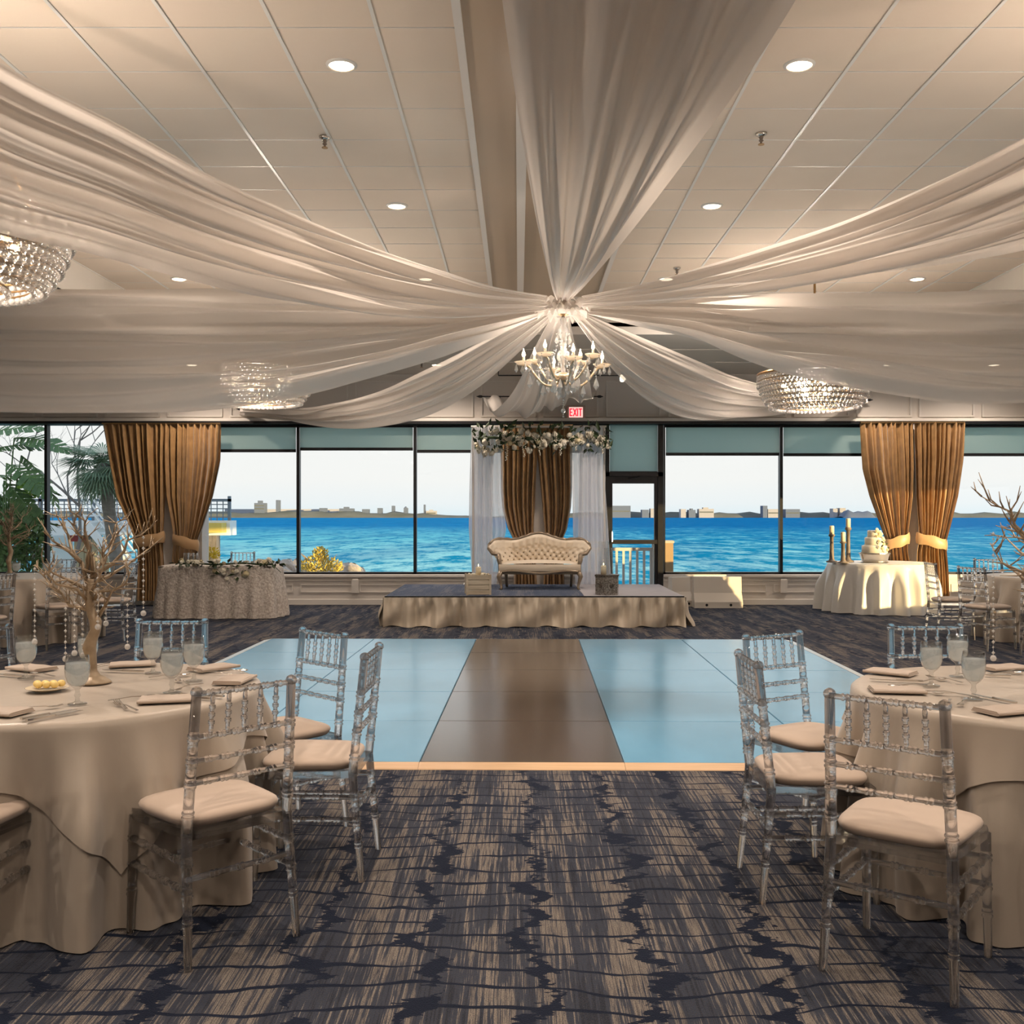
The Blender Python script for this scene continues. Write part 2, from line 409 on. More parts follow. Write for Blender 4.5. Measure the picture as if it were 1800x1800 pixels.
# side, front walls and ceilings
struct(MB().box(XL-.2, XL, YB, YW+.2, -.02, ZL+.6).build('wall_left', M['wall']), 'plain pale wall on the left', 'wall')
wr = MB(); y0, y1, z0, z1 = 8.8, 15.4, .28, 2.1
wr.box(XR, XR+.2, YB, y0, -.02, ZL+.6).box(XR, XR+.2, y1, YW+.2, -.02, ZL+.6).box(XR, XR+.2, y0, y1, -.02, z0).box(XR, XR+.2, y0, y1, z1, ZL+.6)
struct(wr.build('wall_right', M['wall']), 'pale wall on the right with a wide window', 'wall')
wf = MB().box(XR+.05, XR+.1, y0, y1, z0, z0+.05).box(XR+.05, XR+.1, y0, y1, z1-.05, z1)
for yy in (y0, y1-.05): wf.box(XR+.05, XR+.1, yy, yy+.05, z0, z1)
struct(wf.build('window_11', M['black']), 'black framed window in the right wall', 'window')
struct(MB().box(XL-.2, XR+.2, YB-.2, YB, -.02, ZC+.2).build('wall_front', M['wall']), 'plain pale wall behind the viewer', 'wall')

sof = MB()
sof.box(XL, XR, TY, YW+.2, ZL, ZL+.15); sof.box(XL, TX0, YB, TY, ZL, ZL+.15); sof.box(TX1, XR, YB, TY, ZL, ZL+.15)
sof.box(TX0-.1, TX1+.1, TY, TY+.1, ZL+.1, ZC+.1); sof.box(TX0-.1, TX0, YB, TY, ZL+.1, ZC+.1); sof.box(TX1, TX1+.1, YB, TY, ZL+.1, ZC+.1)
lowc = struct(sof.build('ceiling', M['soffit']), 'lower plain ceiling around the raised tiled ceiling', 'ceiling')
MB().box(TX0-.03, TX1+.03, TY-.03, TY+.005, ZL-.01, ZL+.09).build('soffit_trim', M['wall_trim'], lowc)
for yy in (14.6, 15.8):
    MB().box(XL, XR, yy, yy+.03, ZL-.012, ZL+.002).build('ceiling_batten', M['wall_trim'], lowc)

TS = 2.93*.2084
deck = MB().box(TX0-.1, TX1+.1, YB, TY+.1, ZC+.03, ZC+.2)
ceil = struct(deck.build('ceiling', M['soffit']), 'raised ceiling of square beige acoustic tiles', 'ceiling')
BX0, BX1 = -.346, 1.03
xl = [-.853-TS*k for k in range(0, 8)]; xl = [x for x in xl if x > TX0-.02]
edgesL = sorted([TX0]+[x for x in xl if x > TX0+.05]+[BX0])
xr = [1.538+TS*k for k in range(0, 8)]
edgesR = sorted([BX1]+[x for x in xr if x < TX1-.05]+[TX1])
YT0 = 2.93*1800/858
ys = [YT0+TS*k for k in range(-18, 40)]; ys = [y for y in ys if YB < y < TY-.05]+[TY]
tile_mesh = {}; far_tiles = MB()
def tile(x0, x1, y0, y1):
    w, d = x1-x0, y1-y0
    if y1 < 5.3:
        far_tiles.box(x0+.004, x1-.004, y0+.004, y1-.004, ZC, ZC+.02); return
    key = (round(w, 3), round(d, 3))
    if key not in tile_mesh:
        t = MB(); g = .004; bv = .006
        t.add([(-w/2+g,-d/2+g,.02),(w/2-g,-d/2+g,.02),(w/2-g,d/2-g,.02),(-w/2+g,d/2-g,.02),
               (-w/2+g,-d/2+g,bv),(w/2-g,-d/2+g,bv),(w/2-g,d/2-g,bv),(-w/2+g,d/2-g,bv),
               (-w/2+g+bv,-d/2+g+bv,0),(w/2-g-bv,-d/2+g+bv,0),(w/2-g-bv,d/2-g-bv,0),(-w/2+g+bv,d/2-g-bv,0)],
              [(0,1,2,3),(4,5,1,0),(5,6,2,1),(6,7,3,2),(7,4,0,3),(8,9,5,4),(9,10,6,5),(10,11,7,6),(11,8,4,7),(11,10,9,8)])
        tile_mesh[key] = t.mesh('tile'); tile_mesh[key].materials.append(M['ceil'])
    obj('tile', tile_mesh[key], None, ceil, ((x0+x1)/2, (y0+y1)/2, ZC+R.uniform(-.001, .002)))
ysx = [YB]+ys
for ed in (edgesL, edgesR):
    for a, b_ in zip(ed, ed[1:]):
        for c, d in zip(ysx, ysx[1:]): tile(a, b_, c, d)
ft = far_tiles.build('tile_field', M['ceil'], ceil); ft['kind'] = 'stuff'
gm = MB().box(-.011, .011, YB, TY, -.008, .004).mesh('grid_bar'); gm.materials.append(M['grid'])
for x in edgesL+edgesR: obj('grid_bar', gm, None, ceil, (x, 0, ZC))
for ed in (edgesL, edgesR):
    cm = MB().box(ed[0], ed[-1], -.004, .004, -.001, .006).mesh('cross_bar'); cm.materials.append(M['grid'])
    for y in ys: obj('cross_bar', cm, None, ceil, (0, y, ZC+.0))
# long dropped band in the middle of the raised ceiling
bm_ = MB().box(BX0+.01, BX1-.01, YB, TY, ZC-.06, ZC+.05).build('beam', M['beam'], ceil)
MB().box(BX0-.03, BX0+.02, YB, TY, ZC-.085, ZC+.01).build('beam_trim', M['wall_trim'], ceil)
MB().box(BX1-.02, BX1+.03, YB, TY, ZC-.085, ZC+.01).build('beam_trim', M['wall_trim'], ceil)
MB().box(-.02, .06, 4, TY, ZC-.11, ZC-.055).build('cable_duct', M['wall_trim'], ceil)

# ------------------------------------------------------------------ windows, door, shades
def window(n, p0, p1, shade=None, label='', thick=.045):
    x0, x1 = X_(p0, YW+.1), X_(p1, YW+.1)
    t = struct(thing('window_%d' % n, label, 'window', ((x0+x1)/2, YW+.1, SILL)))
    w = (x1-x0)/2; h = HEAD-SILL
    a, b_ = thick/2, .05
    for q0, q1 in ((-w, -w+a), (w-a, w)): MB().box(q0, q1, -.06, .06, -.01, h).build('mullion', M['black'], t)
    MB().box(-w, w, -.06, .06, -.005, .035).build('bottom_rail', M['black'], t)
    MB().box(-w, w, -.06, .06, h-b_, h).build('top_rail', M['black'], t)
    MB().box(-w+a, w-a, -.004, .004, .03, h-b_).build('pane', M['glass'], t)
    if shade:
        zs = Z_(shade, YW)-SILL
        s = MB().box(-w+a+.01, w-a-.01, -.052, -.048, zs, h-b_).build('roller_shade', M['shade'], t)
        MB().box(-w+a+.01, w-a-.01, -.062, -.04, zs-.045, zs+.005).build('hem_bar', M['black'], s)
        MB().tube([(-w+a, -.05, h-b_-.02), (w-a, -.05, h-b_-.02)], .02, 8).build('roller', M['black'], s)
    return t
window(1, -75, 83, None, 'far left window looking onto broad leaves and shrubs')
window(2, 83, 285, None, 'window with a fan palm outside beside the left gold curtains', .05)
window(3, 360, 525, 790, 'window behind the lace covered table, left of the bush', .05)
window(4, 525, 730, 787, 'window with the yellow bush at its lower left', .05)
window(5, 730, 915, 791, 'window just left of the flower arch', .05)
window(6, 972, 1064, 791, 'window partly behind the sheer right drape of the arch', .04)
window(8, 1166, 1372, 796, 'window just right of the black glass door', .05)
window(9, 1372, 1562, 797, 'window behind the candles on the cake table', .05)
window(10, 1652, 1872, 797, 'window at far right behind the dark branches', .05)
# door with a shaded pane above
t = struct(thing('door_1', 'black framed glass door leading to the deck', 'door', ((door_x0+door_x1)/2, YW+.08, .0)))
w = (door_x1-door_x0)/2
zt = Z_(832, YW)
for a, b_ in ((-w, -w+.07), (w-.09, w)): MB().box(a, b_, -.08, .08, 0, HEAD).build('door_post', M['black'], t)
MB().box(-w, w, -.08, .08, HEAD-.05, HEAD).build('top_rail', M['black'], t)
MB().box(-w, w, -.08, .08, zt-.05, zt+.02).build('transom_bar', M['black'], t)
MB().box(-w+.07, w-.09, -.004, .004, zt, HEAD-.05).build('pane', M['glass'], t)
s = MB().box(-w+.075, w-.095, -.052, -.048, zt+.02, HEAD-.05).build('roller_shade', M['shade'], t)
MB().box(-w+.075, w-.095, -.062, -.04, zt+.0, zt+.035).build('hem_bar', M['black'], s)
leaf = MB(); 
leaf.box(-w+.07, -w+.125, -.03, .03, .02, zt-.05).box(w-.145, w-.09, -.03, .03, .02, zt-.05).box(-w+.125, w-.145, -.03, .03, zt-.17, zt-.05).box(-w+.125, w-.145, -.03, .03, .02, .20)
dl = leaf.build('door_leaf', M['black'], t)
MB().box(-w+.12, w-.14, -.004, .004, .2, zt-.16).build('pane', M['glass'], dl)
MB().box(-w+.08, w-.10, -.09, -.03, 1.02, 1.09).build('push_bar', M['black'], dl)
MB().tube([(-w+.11, -.03, 1.06), (-w+.11, -.12, 1.06), (-w+.11, -.12, 1.22), (-w+.11, -.03, 1.24)], .012, 8).build('door_handle', M['silver'], dl)
MB().tube([(-.1, -.04, zt-.09), (.08, -.14, zt-.06), (.2, -.06, zt-.03)], .012, 6).build('door_closer', M['black'], dl)
MB().box(-w, w, -.1, .1, -.01, .02).build('threshold', M['black'], t)

# ------------------------------------------------------------------ outside: bay, far shore, deck, plants
SEA = -2.6
def sea_mat():
    m = bpy.data.materials.new('bay_water'); m.use_nodes = True; nt = m.node_tree; b = nt.nodes['Principled BSDF']; L = nt.links.new
    b.inputs['Roughness'].default_value = .8; b.inputs['Specular IOR Level'].default_value = .0
    tcn = nt.nodes.new('ShaderNodeTexCoord')
    def noise(s3, det, ro=.5):
        mp = nt.nodes.new('ShaderNodeMapping'); mp.inputs['Scale'].default_value = s3
        n = nt.nodes.new('ShaderNodeTexNoise'); n.inputs['Scale'].default_value = 1; n.inputs['Detail'].default_value = det; n.inputs['Roughness'].default_value = ro
        L(tcn.outputs['Object'], mp.inputs[0]); L(mp.outputs[0], n.inputs[0]); return n.outputs[0]
    def ramp(v, stops):
        n = nt.nodes.new('ShaderNodeValToRGB'); e = n.color_ramp.elements
        e[0].position, e[0].color = stops[0][0], (*stops[0][1], 1); e[1].position, e[1].color = stops[-1][0], (*stops[-1][1], 1)
        for p, c in stops[1:-1]: q = e.new(p); q.color = (*c, 1)
        L(v, n.inputs[0]); return n.outputs[0]
    def mix(f, a, c, blend='MIX'):
        n = nt.nodes.new('ShaderNodeMix'); n.data_type = 'RGBA'; n.blend_type = blend
        if isinstance(f, float): n.inputs[0].default_value = f
        else: L(f, n.inputs[0])
        for i, v in ((6, a), (7, c)):
            if isinstance(v, tuple): n.inputs[i].default_value = (*v, 1)
            else: L(v, n.inputs[i])
        return n.outputs[2]
    sep = nt.nodes.new('ShaderNodeSeparateXYZ'); L(tcn.outputs['Object'], sep.inputs[0])
    # water gets shallower and greener towards the shore, and on the left
    mr = nt.nodes.new('ShaderNodeMapRange'); L(sep.outputs['Y'], mr.inputs[0]); mr.inputs[1].default_value = 60; mr.inputs[2].default_value = 420
    depth = ramp(mr.outputs[0], ((0., (.014, .36, .50)), (.35, (.010, .28, .49)), (1., (.006, .18, .43))))
    light_ = ramp(mr.outputs[0], ((0., (.52, .90, .82)), (.35, (.22, .70, .74)), (1., (.03, .31, .58))))  # wave sparkle, painted into the base colour of a matt sea
    mr2 = nt.nodes.new('ShaderNodeMapRange'); L(sep.outputs['X'], mr2.inputs[0]); mr2.inputs[1].default_value = -30; mr2.inputs[2].default_value = 35
    mr2.inputs[3].default_value = .05; mr2.inputs[4].default_value = -.035
    wv = noise((.34, .115, 1), 8, .76)
    ad = nt.nodes.new('ShaderNodeMath'); ad.operation = 'ADD'; L(wv, ad.inputs[0]); L(mr2.outputs[0], ad.inputs[1])
    col = mix(ramp(ad.outputs[0], ((.45, (0,0,0)), (.57, (1,1,1)))), depth, light_)
    w2 = noise((.08, .022, 1), 3, .5)
    col = mix(ramp(w2, ((.45, (0,0,0)), (.7, (.4,.4,.4)))), col, (.008, .15, .38))
    L(col, b.inputs['Base Color'])
    return m
sea = MB().box(-6000, 6000, 26, 5200, SEA-2, SEA).build('sea', sea_mat()); struct(sea, 'bright blue choppy bay behind the windows', 'sea')
M['shore'] = mat('distant_tree_line', (.09, .10, .085), .9, var=((.02,.02,.1), (.14,.15,.14), .4))
M['shore2'] = mat('distant_shore_wall', (.34, .40, .42), .9)
M['bldg'] = mat('distant_building', (.12, .15, .21), .9)
M['bldg2'] = mat('distant_pale_building', (.36, .35, .36), .9)
M['whitewash'] = mat('white_render', (.78, .80, .80), .7)
YS = 2300.
def hump(x0, x1, hmax, y, seed, step=22):
    rr = random.Random(seed); m = MB(); xs = []; x = x0
    while x < x1: xs.append(x); x += step*rr.uniform(.6, 1.5)
    xs.append(x1); n = len(xs); vs = []; fs = []
    for i, x in enumerate(xs):
        t = (x-x0)/(x1-x0); h = hmax*(.6+.4*rr.random())*min(1, 6*t+.15, 6*(1-t)+.15)
        vs += [(x, y, SEA-.5), (x, y+10, SEA+h*.8), (x, y+30, SEA+h), (x, y+80, SEA-.5)]
    for i in range(n-1):
        for k in range(3): fs.append((i*4+k, i*4+4+k, i*4+5+k, i*4+1+k))
    return m.add(vs, fs)
struct(hump(-1600, -60, 17, YS, 1).build('far_shore', M['shore'], smooth=True), 'low dark tree line across the bay on the left', 'shore')
struct(hump(-70, 1500, 15, YS+60, 2).build('far_shore', M['shore'], smooth=True), 'low hazy tree line across the bay on the right', 'shore')
def far_building(px0, px1, ytop, label, m, kind=0, yb=903):
    Y = YS+30; x0, x1 = X_(px0, Y), X_(px1, Y); z1 = Z_(ytop, Y); z0 = SEA-.3
    t = thing('far_building', label, 'building', ((x0+x1)/2, Y, z0), 0, 'buildings across the bay'); w = (x1-x0)/2; h = z1-z0
    MB().box(-w, w, -6, 20, 0, h*.86 if kind else h).build('block', m, t)
    if kind == 1: MB().box(-w*.4, w*.3, -2, 14, h*.86, h).build('roof_tower', m, t)
    if kind == 2: MB().lathe((0, 4, h*.8), (0, 4, h), [(0, w), (.4, w*.9), (.8, w*.5), (1, w*.1)], 12).build('dome', m, t)
    nr = max(1, int(h*.5/7))
    win = MB()
    if w > 10:
        for k in range(nr): MB().box(-w*.92, w*.92, -6.3, -5.9, h*.5+k*7, h*.5+k*7+2.6).build('window_band', M['shore'], t)
    return t
for a in ((448, 466, 880, 'distant grey block with a slanted crane top, far left shore', M['bldg'], 1),
          (486, 490, 879, 'thin distant tower of the crane gantry on the left shore', M['bldg'], 0),
          (562, 573, 893, 'low distant grey block left of the wide dark one', M['bldg'], 0),
          (597, 621, 891, 'wide dark low block on the shore in the middle window', M['bldg'], 1),
          (637, 648, 895, 'small low block right of the wide dark block', M['bldg'], 0),
          (664, 671, 893, 'small square block left of the slim tower', M['bldg'], 0),
          (689, 693, 889, 'slim dark distant tower on the left shore', M['bldg'], 0),
          (710, 716, 890, 'round topped distant silo beside the slim tower', M['bldg'], 2),
          (745, 747, 887, 'thin chimney on the shore left of the arch', M['bldg'], 0),
          (749, 767, 896, 'pale low factory beside the thin chimney', M['bldg2'], 1),
          (1070, 1108, 889, 'broad grey block on the shore seen through the door', M['bldg'], 0),
          (1128, 1140, 896, 'small grey block seen through the right of the door', M['bldg'], 0),
          (1143, 1150, 894, 'slim pale block at the right edge of the door', M['bldg2'], 0),
          (1196, 1205, 895, 'small pale block just right of the door', M['bldg2'], 0),
          (1210, 1222, 894, 'grey block with low roof right of the door', M['bldg'], 1),
          (1228, 1254, 892, 'broad pale block in the window right of the door', M['bldg2'], 1),
          (1340, 1348, 889, 'tall narrow tower left of the window bar', M['bldg'], 0),
          (1349, 1368, 895, 'pale pink block beside the narrow tower', M['bldg2'], 0),
          (1380, 1405, 895, 'low grey block right of the window bar', M['bldg'], 0),
          (1463, 1471, 894, 'small white block in the cake window', M['bldg2'], 0),
          (1475, 1485, 893, 'white square block next to the wooded hill', M['bldg2'], 0)):
    far_building(*a)
# causeway strip on the left
struct(MB().box(X_(395, YS+120), X_(610, YS+120), YS+120, YS+140, SEA, Z_(895, YS+120)).build('causeway', M['bldg2']), 'pale causeway along the left shore', 'causeway')
struct(hump(X_(1478, YS-20), X_(1536, YS-20), 19, YS-40, 5, 8).build('wooded_hill', M['bldg'], smooth=True), 'dark wooded hill behind the cake', 'hill')
struct(MB().box(-1, 9.5, YW+.22, 26, SEA-1, -1.2).box(-30, -1, YW+.22, 26.3, SEA-1, -.55).build('ground', mat('shore_ground', (.40,.36,.28), .9, var=((2,2,2), (.28,.25,.18), .5))), 'sandy ground between building and water', 'ground')
# right deck behind the door
M['deckwood'] = mat('deck_paint', (.62, .58, .53), .6)
M['railwood'] = mat('rail_paint', (.55, .47, .38), .6)
struct(MB().box(1.0, 2.9, YW+.23, 19.3, -1.3, .06).build('deck', M['deckwood']), 'painted deck outside the glass door', 'deck')
t = thing('deck_railing', 'painted railing with upright balusters outside the glass door', 'railing', (0, 19.1, .06))
xa, xb = X_(1030, 19.1), X_(1152, 19.1)
MB().bevbox(xa, xb+.1, -.09, .09, .92, .97, .015).build('top_rail', M['railwood'], t)
MB().box(xa, xb, -.03, .03, .78, .84).build('under_rail', M['deckwood'], t)
MB().box(xa, xb, -.03, .03, .06, .12).build('bottom_rail', M['deckwood'], t)
bal = MB().box(-.022, .022, -.022, .022, .10, .80).mesh('baluster'); bal.materials.append(M['deckwood'])
k = xa+.06
while k < xb-.08: obj('baluster', bal, None, t, (k, 0, 0)); k += .128
MB().box(xb-.06, xb+.06, -.06, .06, 0, .93).build('post', M['deckwood'], t)
t = thing('rail_end_post', 'brown timber end post of the deck railing right of the door', 'box', (X_(1172, 19.4), 19.4, .06))  # end post of the railing, built as a capped block
MB().box(-.11, .11, -.1, .1, 0, .92).build('body', mat('brown_board', (.42,.27,.14), .6), t)
MB().bevbox(-.125, .125, -.12, .12, .92, .97, .015).build('lid', M['railwood'], t)

# left raised deck building
YD = 30.
t = thing('deck_building', 'white raised terrace building with lattice railing behind the palms', 'building', (0, YD, -.55))
xe = X_(404, YD)
b0 = .55
MB().box(-19, xe, -.0, .7, Z_(941, YD)+b0, Z_(915, YD)+b0).build('deck_slab', M['whitewash'], t)
MB().box(xe-.75, xe-.1, -.5, .0, Z_(930, YD)+b0-.1, Z_(919, YD)+b0).build('pile_cap', mat('yellow_cap', (.75,.55,.12), .6), t)
M['steel'] = mat('grey_rail', (.16, .20, .24), .5)
zr0 = Z_(915, YD)+b0; zr1 = Z_(866, YD)+b0
def lattice(x0, x1, za, zb, y):
    l = MB(); n = max(2, int((x1-x0)/.16))
    for k in range(n+1):
        xx = lerp(x0, x1, k/n); l.box(xx-.012, xx+.012, y-.012, y+.012, za, zb)
    for k in range(5): zz = lerp(za+.1, zb, k/4); l.box(x0, x1, y-.014, y+.014, zz-.014, zz+.014)
    return l
xx = -15.6
while xx < xe-.5:
    x2 = min(xx+1.55, xe-.05)
    p = lattice(xx, x2, zr0, zr1-.22, .1).build('lattice_panel', M['steel'], t)
    MB().box(xx-.04, xx+.04, .05, .15, zr0, zr1-.1).build('rail_post', M['steel'], t)
    xx = x2
MB().box(xe-.08, xe, .05, .15, zr0, zr1-.1).build('rail_post', M['steel'], t)
MB().box(-15.6, xe, .05, .17, zr1-.26, zr1-.18).build('top_rail', M['steel'], t)
M['tan'] = mat('tan_board', (.52, .40, .25), .8); M['redc'] = mat('red_canvas', (.50, .06, .05), .7); M['dkc'] = mat('dark_cloth', (.05,.05,.06), .8)
for a, b_ in ((104, 122), (123, 146), (149, 166)):
    MB().box(X_(a, YD), X_(b_, YD), 1.0, 1.1, 0, Z_(945, YD)+b0).build('wall_board', M['tan'], t)
MB().box(X_(104, YD), X_(135, YD), .7, .8, Z_(953, YD)+b0, Z_(941, YD)+b0).build('red_awning', M['redc'], t)
MB().box(X_(124, YD), X_(165, YD), .5, .6, Z_(946, YD)+b0, Z_(938, YD)+b0).build('dark_awning', M['dkc'], t)
MB().box(X_(146, YD), X_(149, YD), .3, .5, 0, Z_(941, YD)+b0).build('pile', M['holder'], t)
MB().box(X_(40, YD), X_(100, YD), 1.0, 1.1, 0, Z_(941, YD)+b0).build('wall_board', M['whitewash'], t)
MB().box(X_(300, YD), X_(345, YD), 2.0, 2.4, 0, Z_(941, YD)+b0).build('pile', M['holder'], t)
# stairs coming down to the right
ns = 12; xs0, xs1 = X_(168, YD), X_(246, YD); zs0, zs1 = Z_(905, YD)+b0, .25
for k in range(ns):
    f = k/(ns-1); MB().box(lerp(xs0, xs1, f)-.06, lerp(xs0, xs1, f)+.14, -.9, -.1, lerp(zs0, zs1, f)-.05, lerp(zs0, zs1, f)).build('stair_tread', M['whitewash'], t)
for yy in (-.95, -.08):
    sg = MB(); sg.add([(xs0,yy,zs0-.3),(xs1+.2,yy,zs1-.3),(xs1+.2,yy,zs1+.05),(xs0,yy,zs0+.05),(xs0,yy+.05,zs0-.3),(xs1+.2,yy+.05,zs1-.3),(xs1+.2,yy+.05,zs1+.05),(xs0,yy+.05,zs0+.05)],
          [(0,1,2,3),(7,6,5,4),(0,4,5,1),(1,5,6,2),(2,6,7,3),(3,7,4,0)]); sg.build('stringer', M['whitewash'], t)
    for h_ in (.45, .65, .85): MB().tube([(xs0, yy, zs0+h_), (xs1+.1, yy, zs1+h_)], .025, 6).build('hand_rail', M['whitewash'], t)

# rocks and bush at the waterline
M['rock'] = mat('riprap', (.62, .52, .42), .85, var=((6,6,6), (.42,.35,.30), .5))
rk = []
for s_ in range(3):
    rr = random.Random(40+s_); ph = [rr.uniform(0, 6) for _ in range(4)]
    rk.append(MB().ball((0,0,0), 1, 8, 6, (1,.8,.65), lambda th, f, ph=ph: 1+.16*math.sin(2*th+ph[0])+.12*math.sin(3*f+ph[1])+.1*math.sin(5*th+2*f+ph[2])).mesh('rock'))
    rk[-1].materials.append(M['rock'])
rlist = [(489,1003,.30),(503,996,.26),(512,1006,.3),(523,993,.24),(470,1000,.3),(455,1006,.3),(606,1004,.30),(620,1003,.26),(632,1009,.22),(540,1008,.3),(585,1009,.28),(560,1012,.3),(440,1000,.28),(497,1010,.28)]
ordn = ['leftmost','second','third','fourth','fifth','sixth','seventh','eighth','ninth','tenth','eleventh','twelfth','thirteenth','rightmost']
rlist.sort()
for i, (a, b_, r_) in enumerate(rlist):
    Y = 24+(i % 4)*.35
    o = obj('boulder', rk[i % 3], None, None, P_(a, b_, Y), rot=(R.uniform(-.3,.3), R.uniform(-.3,.3), R.uniform(0,6)), scale=r_)
    tag(o, ordn[i]+' of the tan boulders along the waterline', 'boulder', 'boulders along the waterline')
struct(MB().box(-9, -2.6, 23.4, 25.6, -.6, P_(0, 1016, 24.4)[2]).build('rock_bank', M['rock']), 'stone bank under the boulders', 'bank')
def leaf_cloud(n, cx, cz, rx, ry, rz, size, seed, up=.5, shape=None):
    rr = random.Random(seed); m = MB()
    for _ in range(n):
        while True:
            p = Vector((rr.uniform(-1,1), rr.uniform(-1,1), rr.uniform(-1,1)))
            if p.length < 1: break
        c = Vector((p.x*rx, p.y*ry, cz+p.z*rz))
        d = Vector((p.x+rr.uniform(-.6,.6), p.y+rr.uniform(-.6,.6), up+rr.uniform(-.5,.6))).normalized()*size*rr.uniform(.6,1.3)
        s_ = d.cross(Vector((rr.uniform(-1,1), rr.uniform(-1,1), rr.uniform(-1,1)))).normalized()*size*.3
        m.add([c, c+d*.5+s_, c+d, c+d*.5-s_], [(0,1,2),(0,2,3)])
    return m
M['bushleaf'] = mat('bush_leaf_painted_sun', (.78, .56, .12), .7, var=((9,9,9), (.42,.36,.08), .5))  # golden sunlight is put into the leaf colour
t = thing('shore_bush', 'golden green bush among boulders in the middle window', 'bush', (X_(563, 23.2), 23.2, Z_(1014, 23.2)))
m_ = MB()
for k in range(9): a = R.uniform(0, 6.28); m_.tube([(0,0,0), (.2*math.cos(a), .1*math.sin(a), .3), (.45*math.cos(a), .25*math.sin(a), .45+.1*R.random())], [.014,.01,.004], 5)
m_.build('stem', M['tree'], t)
f = leaf_cloud(900, 0, .2, .52, .35, .26, .075, 3, .8).build('foliage', M['bushleaf'], t); f['kind'] = 'stuff'
leaf_cloud(260, 0, .5, .16, .15, .18, .07, 4, .9).build('foliage_top', M['bushleaf'], t)['kind'] = 'stuff'
t = thing('shore_bush', 'small yellow flowering bush behind the lace covered table', 'bush', (X_(371, 21), 21, -.55))
MB().tube([(0,0,0), (.02,0,.5), (0,0,1.2)], [.02,.016,.006], 5).build('stem', M['tree'], t)
leaf_cloud(300, 0, Z_(978, 21)+.55, .16, .15, .2, .06, 8, .8).build('foliage', mat('yellow_flower', (.80,.56,.04), .7), t)['kind'] = 'stuff'

# green shrubs, far left
M['green'] = mat('green_leaf', (.16, .28, .09), .55, var=((6,6,6), (.07,.14,.045), .5))
M['green2'] = mat('bright_leaf', (.26, .42, .05), .6, var=((6,6,6), (.14,.28,.04), .5))
M['palm'] = mat('palm_leaf', (.22, .32, .18), .6, var=((5,5,5), (.11,.18,.12), .5))
M['dry'] = mat('dry_frond', (.09, .085, .06), .8)
for i, (pxx, pyc, Y, rx, rz, mt, lab) in enumerate(((58, 955, 19.4, .26, .62, 'green', 'dense green shrub beside the left window bar'), (12, 960, 19.0, .33, .55, 'green', 'green shrub at the left edge behind the far table'),
        (60, 858, 21.5, .26, .24, 'green2', 'bright yellow green bush top behind the left window'), (20, 905, 20.5, .45, .45, 'green', 'leafy shrub below the torn broad leaves'))):
    zc = Z_(pyc, Y)
    t = thing('shrub', lab, 'shrub', (X_(pxx, Y), Y, -.55))
    m_ = MB()
    for k in range(5): a = R.uniform(0, 6.28); m_.tube([(0,0,0), (.05*math.cos(a), .05*math.sin(a), zc*.6), (rx*.6*math.cos(a), .2*math.sin(a), zc+.55)], [.02,.015,.006], 5)
    m_.build('stem', M['holder'], t)
    leaf_cloud(900 if mt == 'green' else 450, 0, zc+.55, rx, .3, rz, .11, 20+i, .4).build('foliage', M[mt], t)['kind'] = 'stuff'

# broad torn leaves (white bird of paradise)
def big_leaf(L, Wd, droop, seed):
    rr = random.Random(seed); m = MB(); n = 14
    m.tube([(0, L*k/8, -droop*(k/8)**2) for k in range(9)], [.012-.001*k for k in range(9)], 5)
    for sgn in (-1, 1):
        for k in range(n):
            a = k/n; b2 = (k+.86)/n
            wa = Wd*math.sin(PI*min(1, a*.92+.08))**.7; wb2 = Wd*math.sin(PI*min(1, b2*.92+.08))**.7
            q = rr.uniform(.0, .05); zz = -rr.uniform(.02, .09)
            m.add([(0, L*a, -droop*a*a), (sgn*wa, L*a+q+.06, -droop*a*a+zz), (sgn*wb2, L*b2+q+.06, -droop*b2*b2+zz), (0, L*b2, -droop*b2*b2)], [(0,1,2,3)] if sgn > 0 else [(3,2,1,0)])
    return m
t = thing('bird_of_paradise', 'tall plant with torn broad green leaves at far left window', 'plant', (X_(5, 19.2), 19.2, -.55))
lm = [big_leaf(1.1, .25, .4, s_).mesh('leaf') for s_ in (1, 2, 3)]
for q in lm: q.materials.append(M['green'])
for i, (pa, pb, rz_, pit) in enumerate(((10, 790, -1.2, .35), (38, 770, -1.9, .1), (5, 835, -1.4, .0), (30, 815, -2.2, -.3), (8, 870, -1.0, -.25), (45, 800, -1.6, -.6), (-15, 770, -1.5, .5), (20, 845, -2.0, -.7), (-10, 900, -1.1, .1))):
    x, y, z = P_(pa-14, pb, 19.2); o = obj('leaf', lm[i % 3], None, t, (x-X_(5, 19.2), (i % 3)*.12-.1, z+.55), rot=(pit, R.uniform(-.5,.5), rz_))
    MB().tube([(0, 0, .0), ((x-X_(5,19.2))*.3, 0, z*.5+.3), (x-X_(5,19.2), (i % 3)*.12-.1, z+.55)], [.025, .018, .012], 5).build('leaf_stalk', M['green'], t)

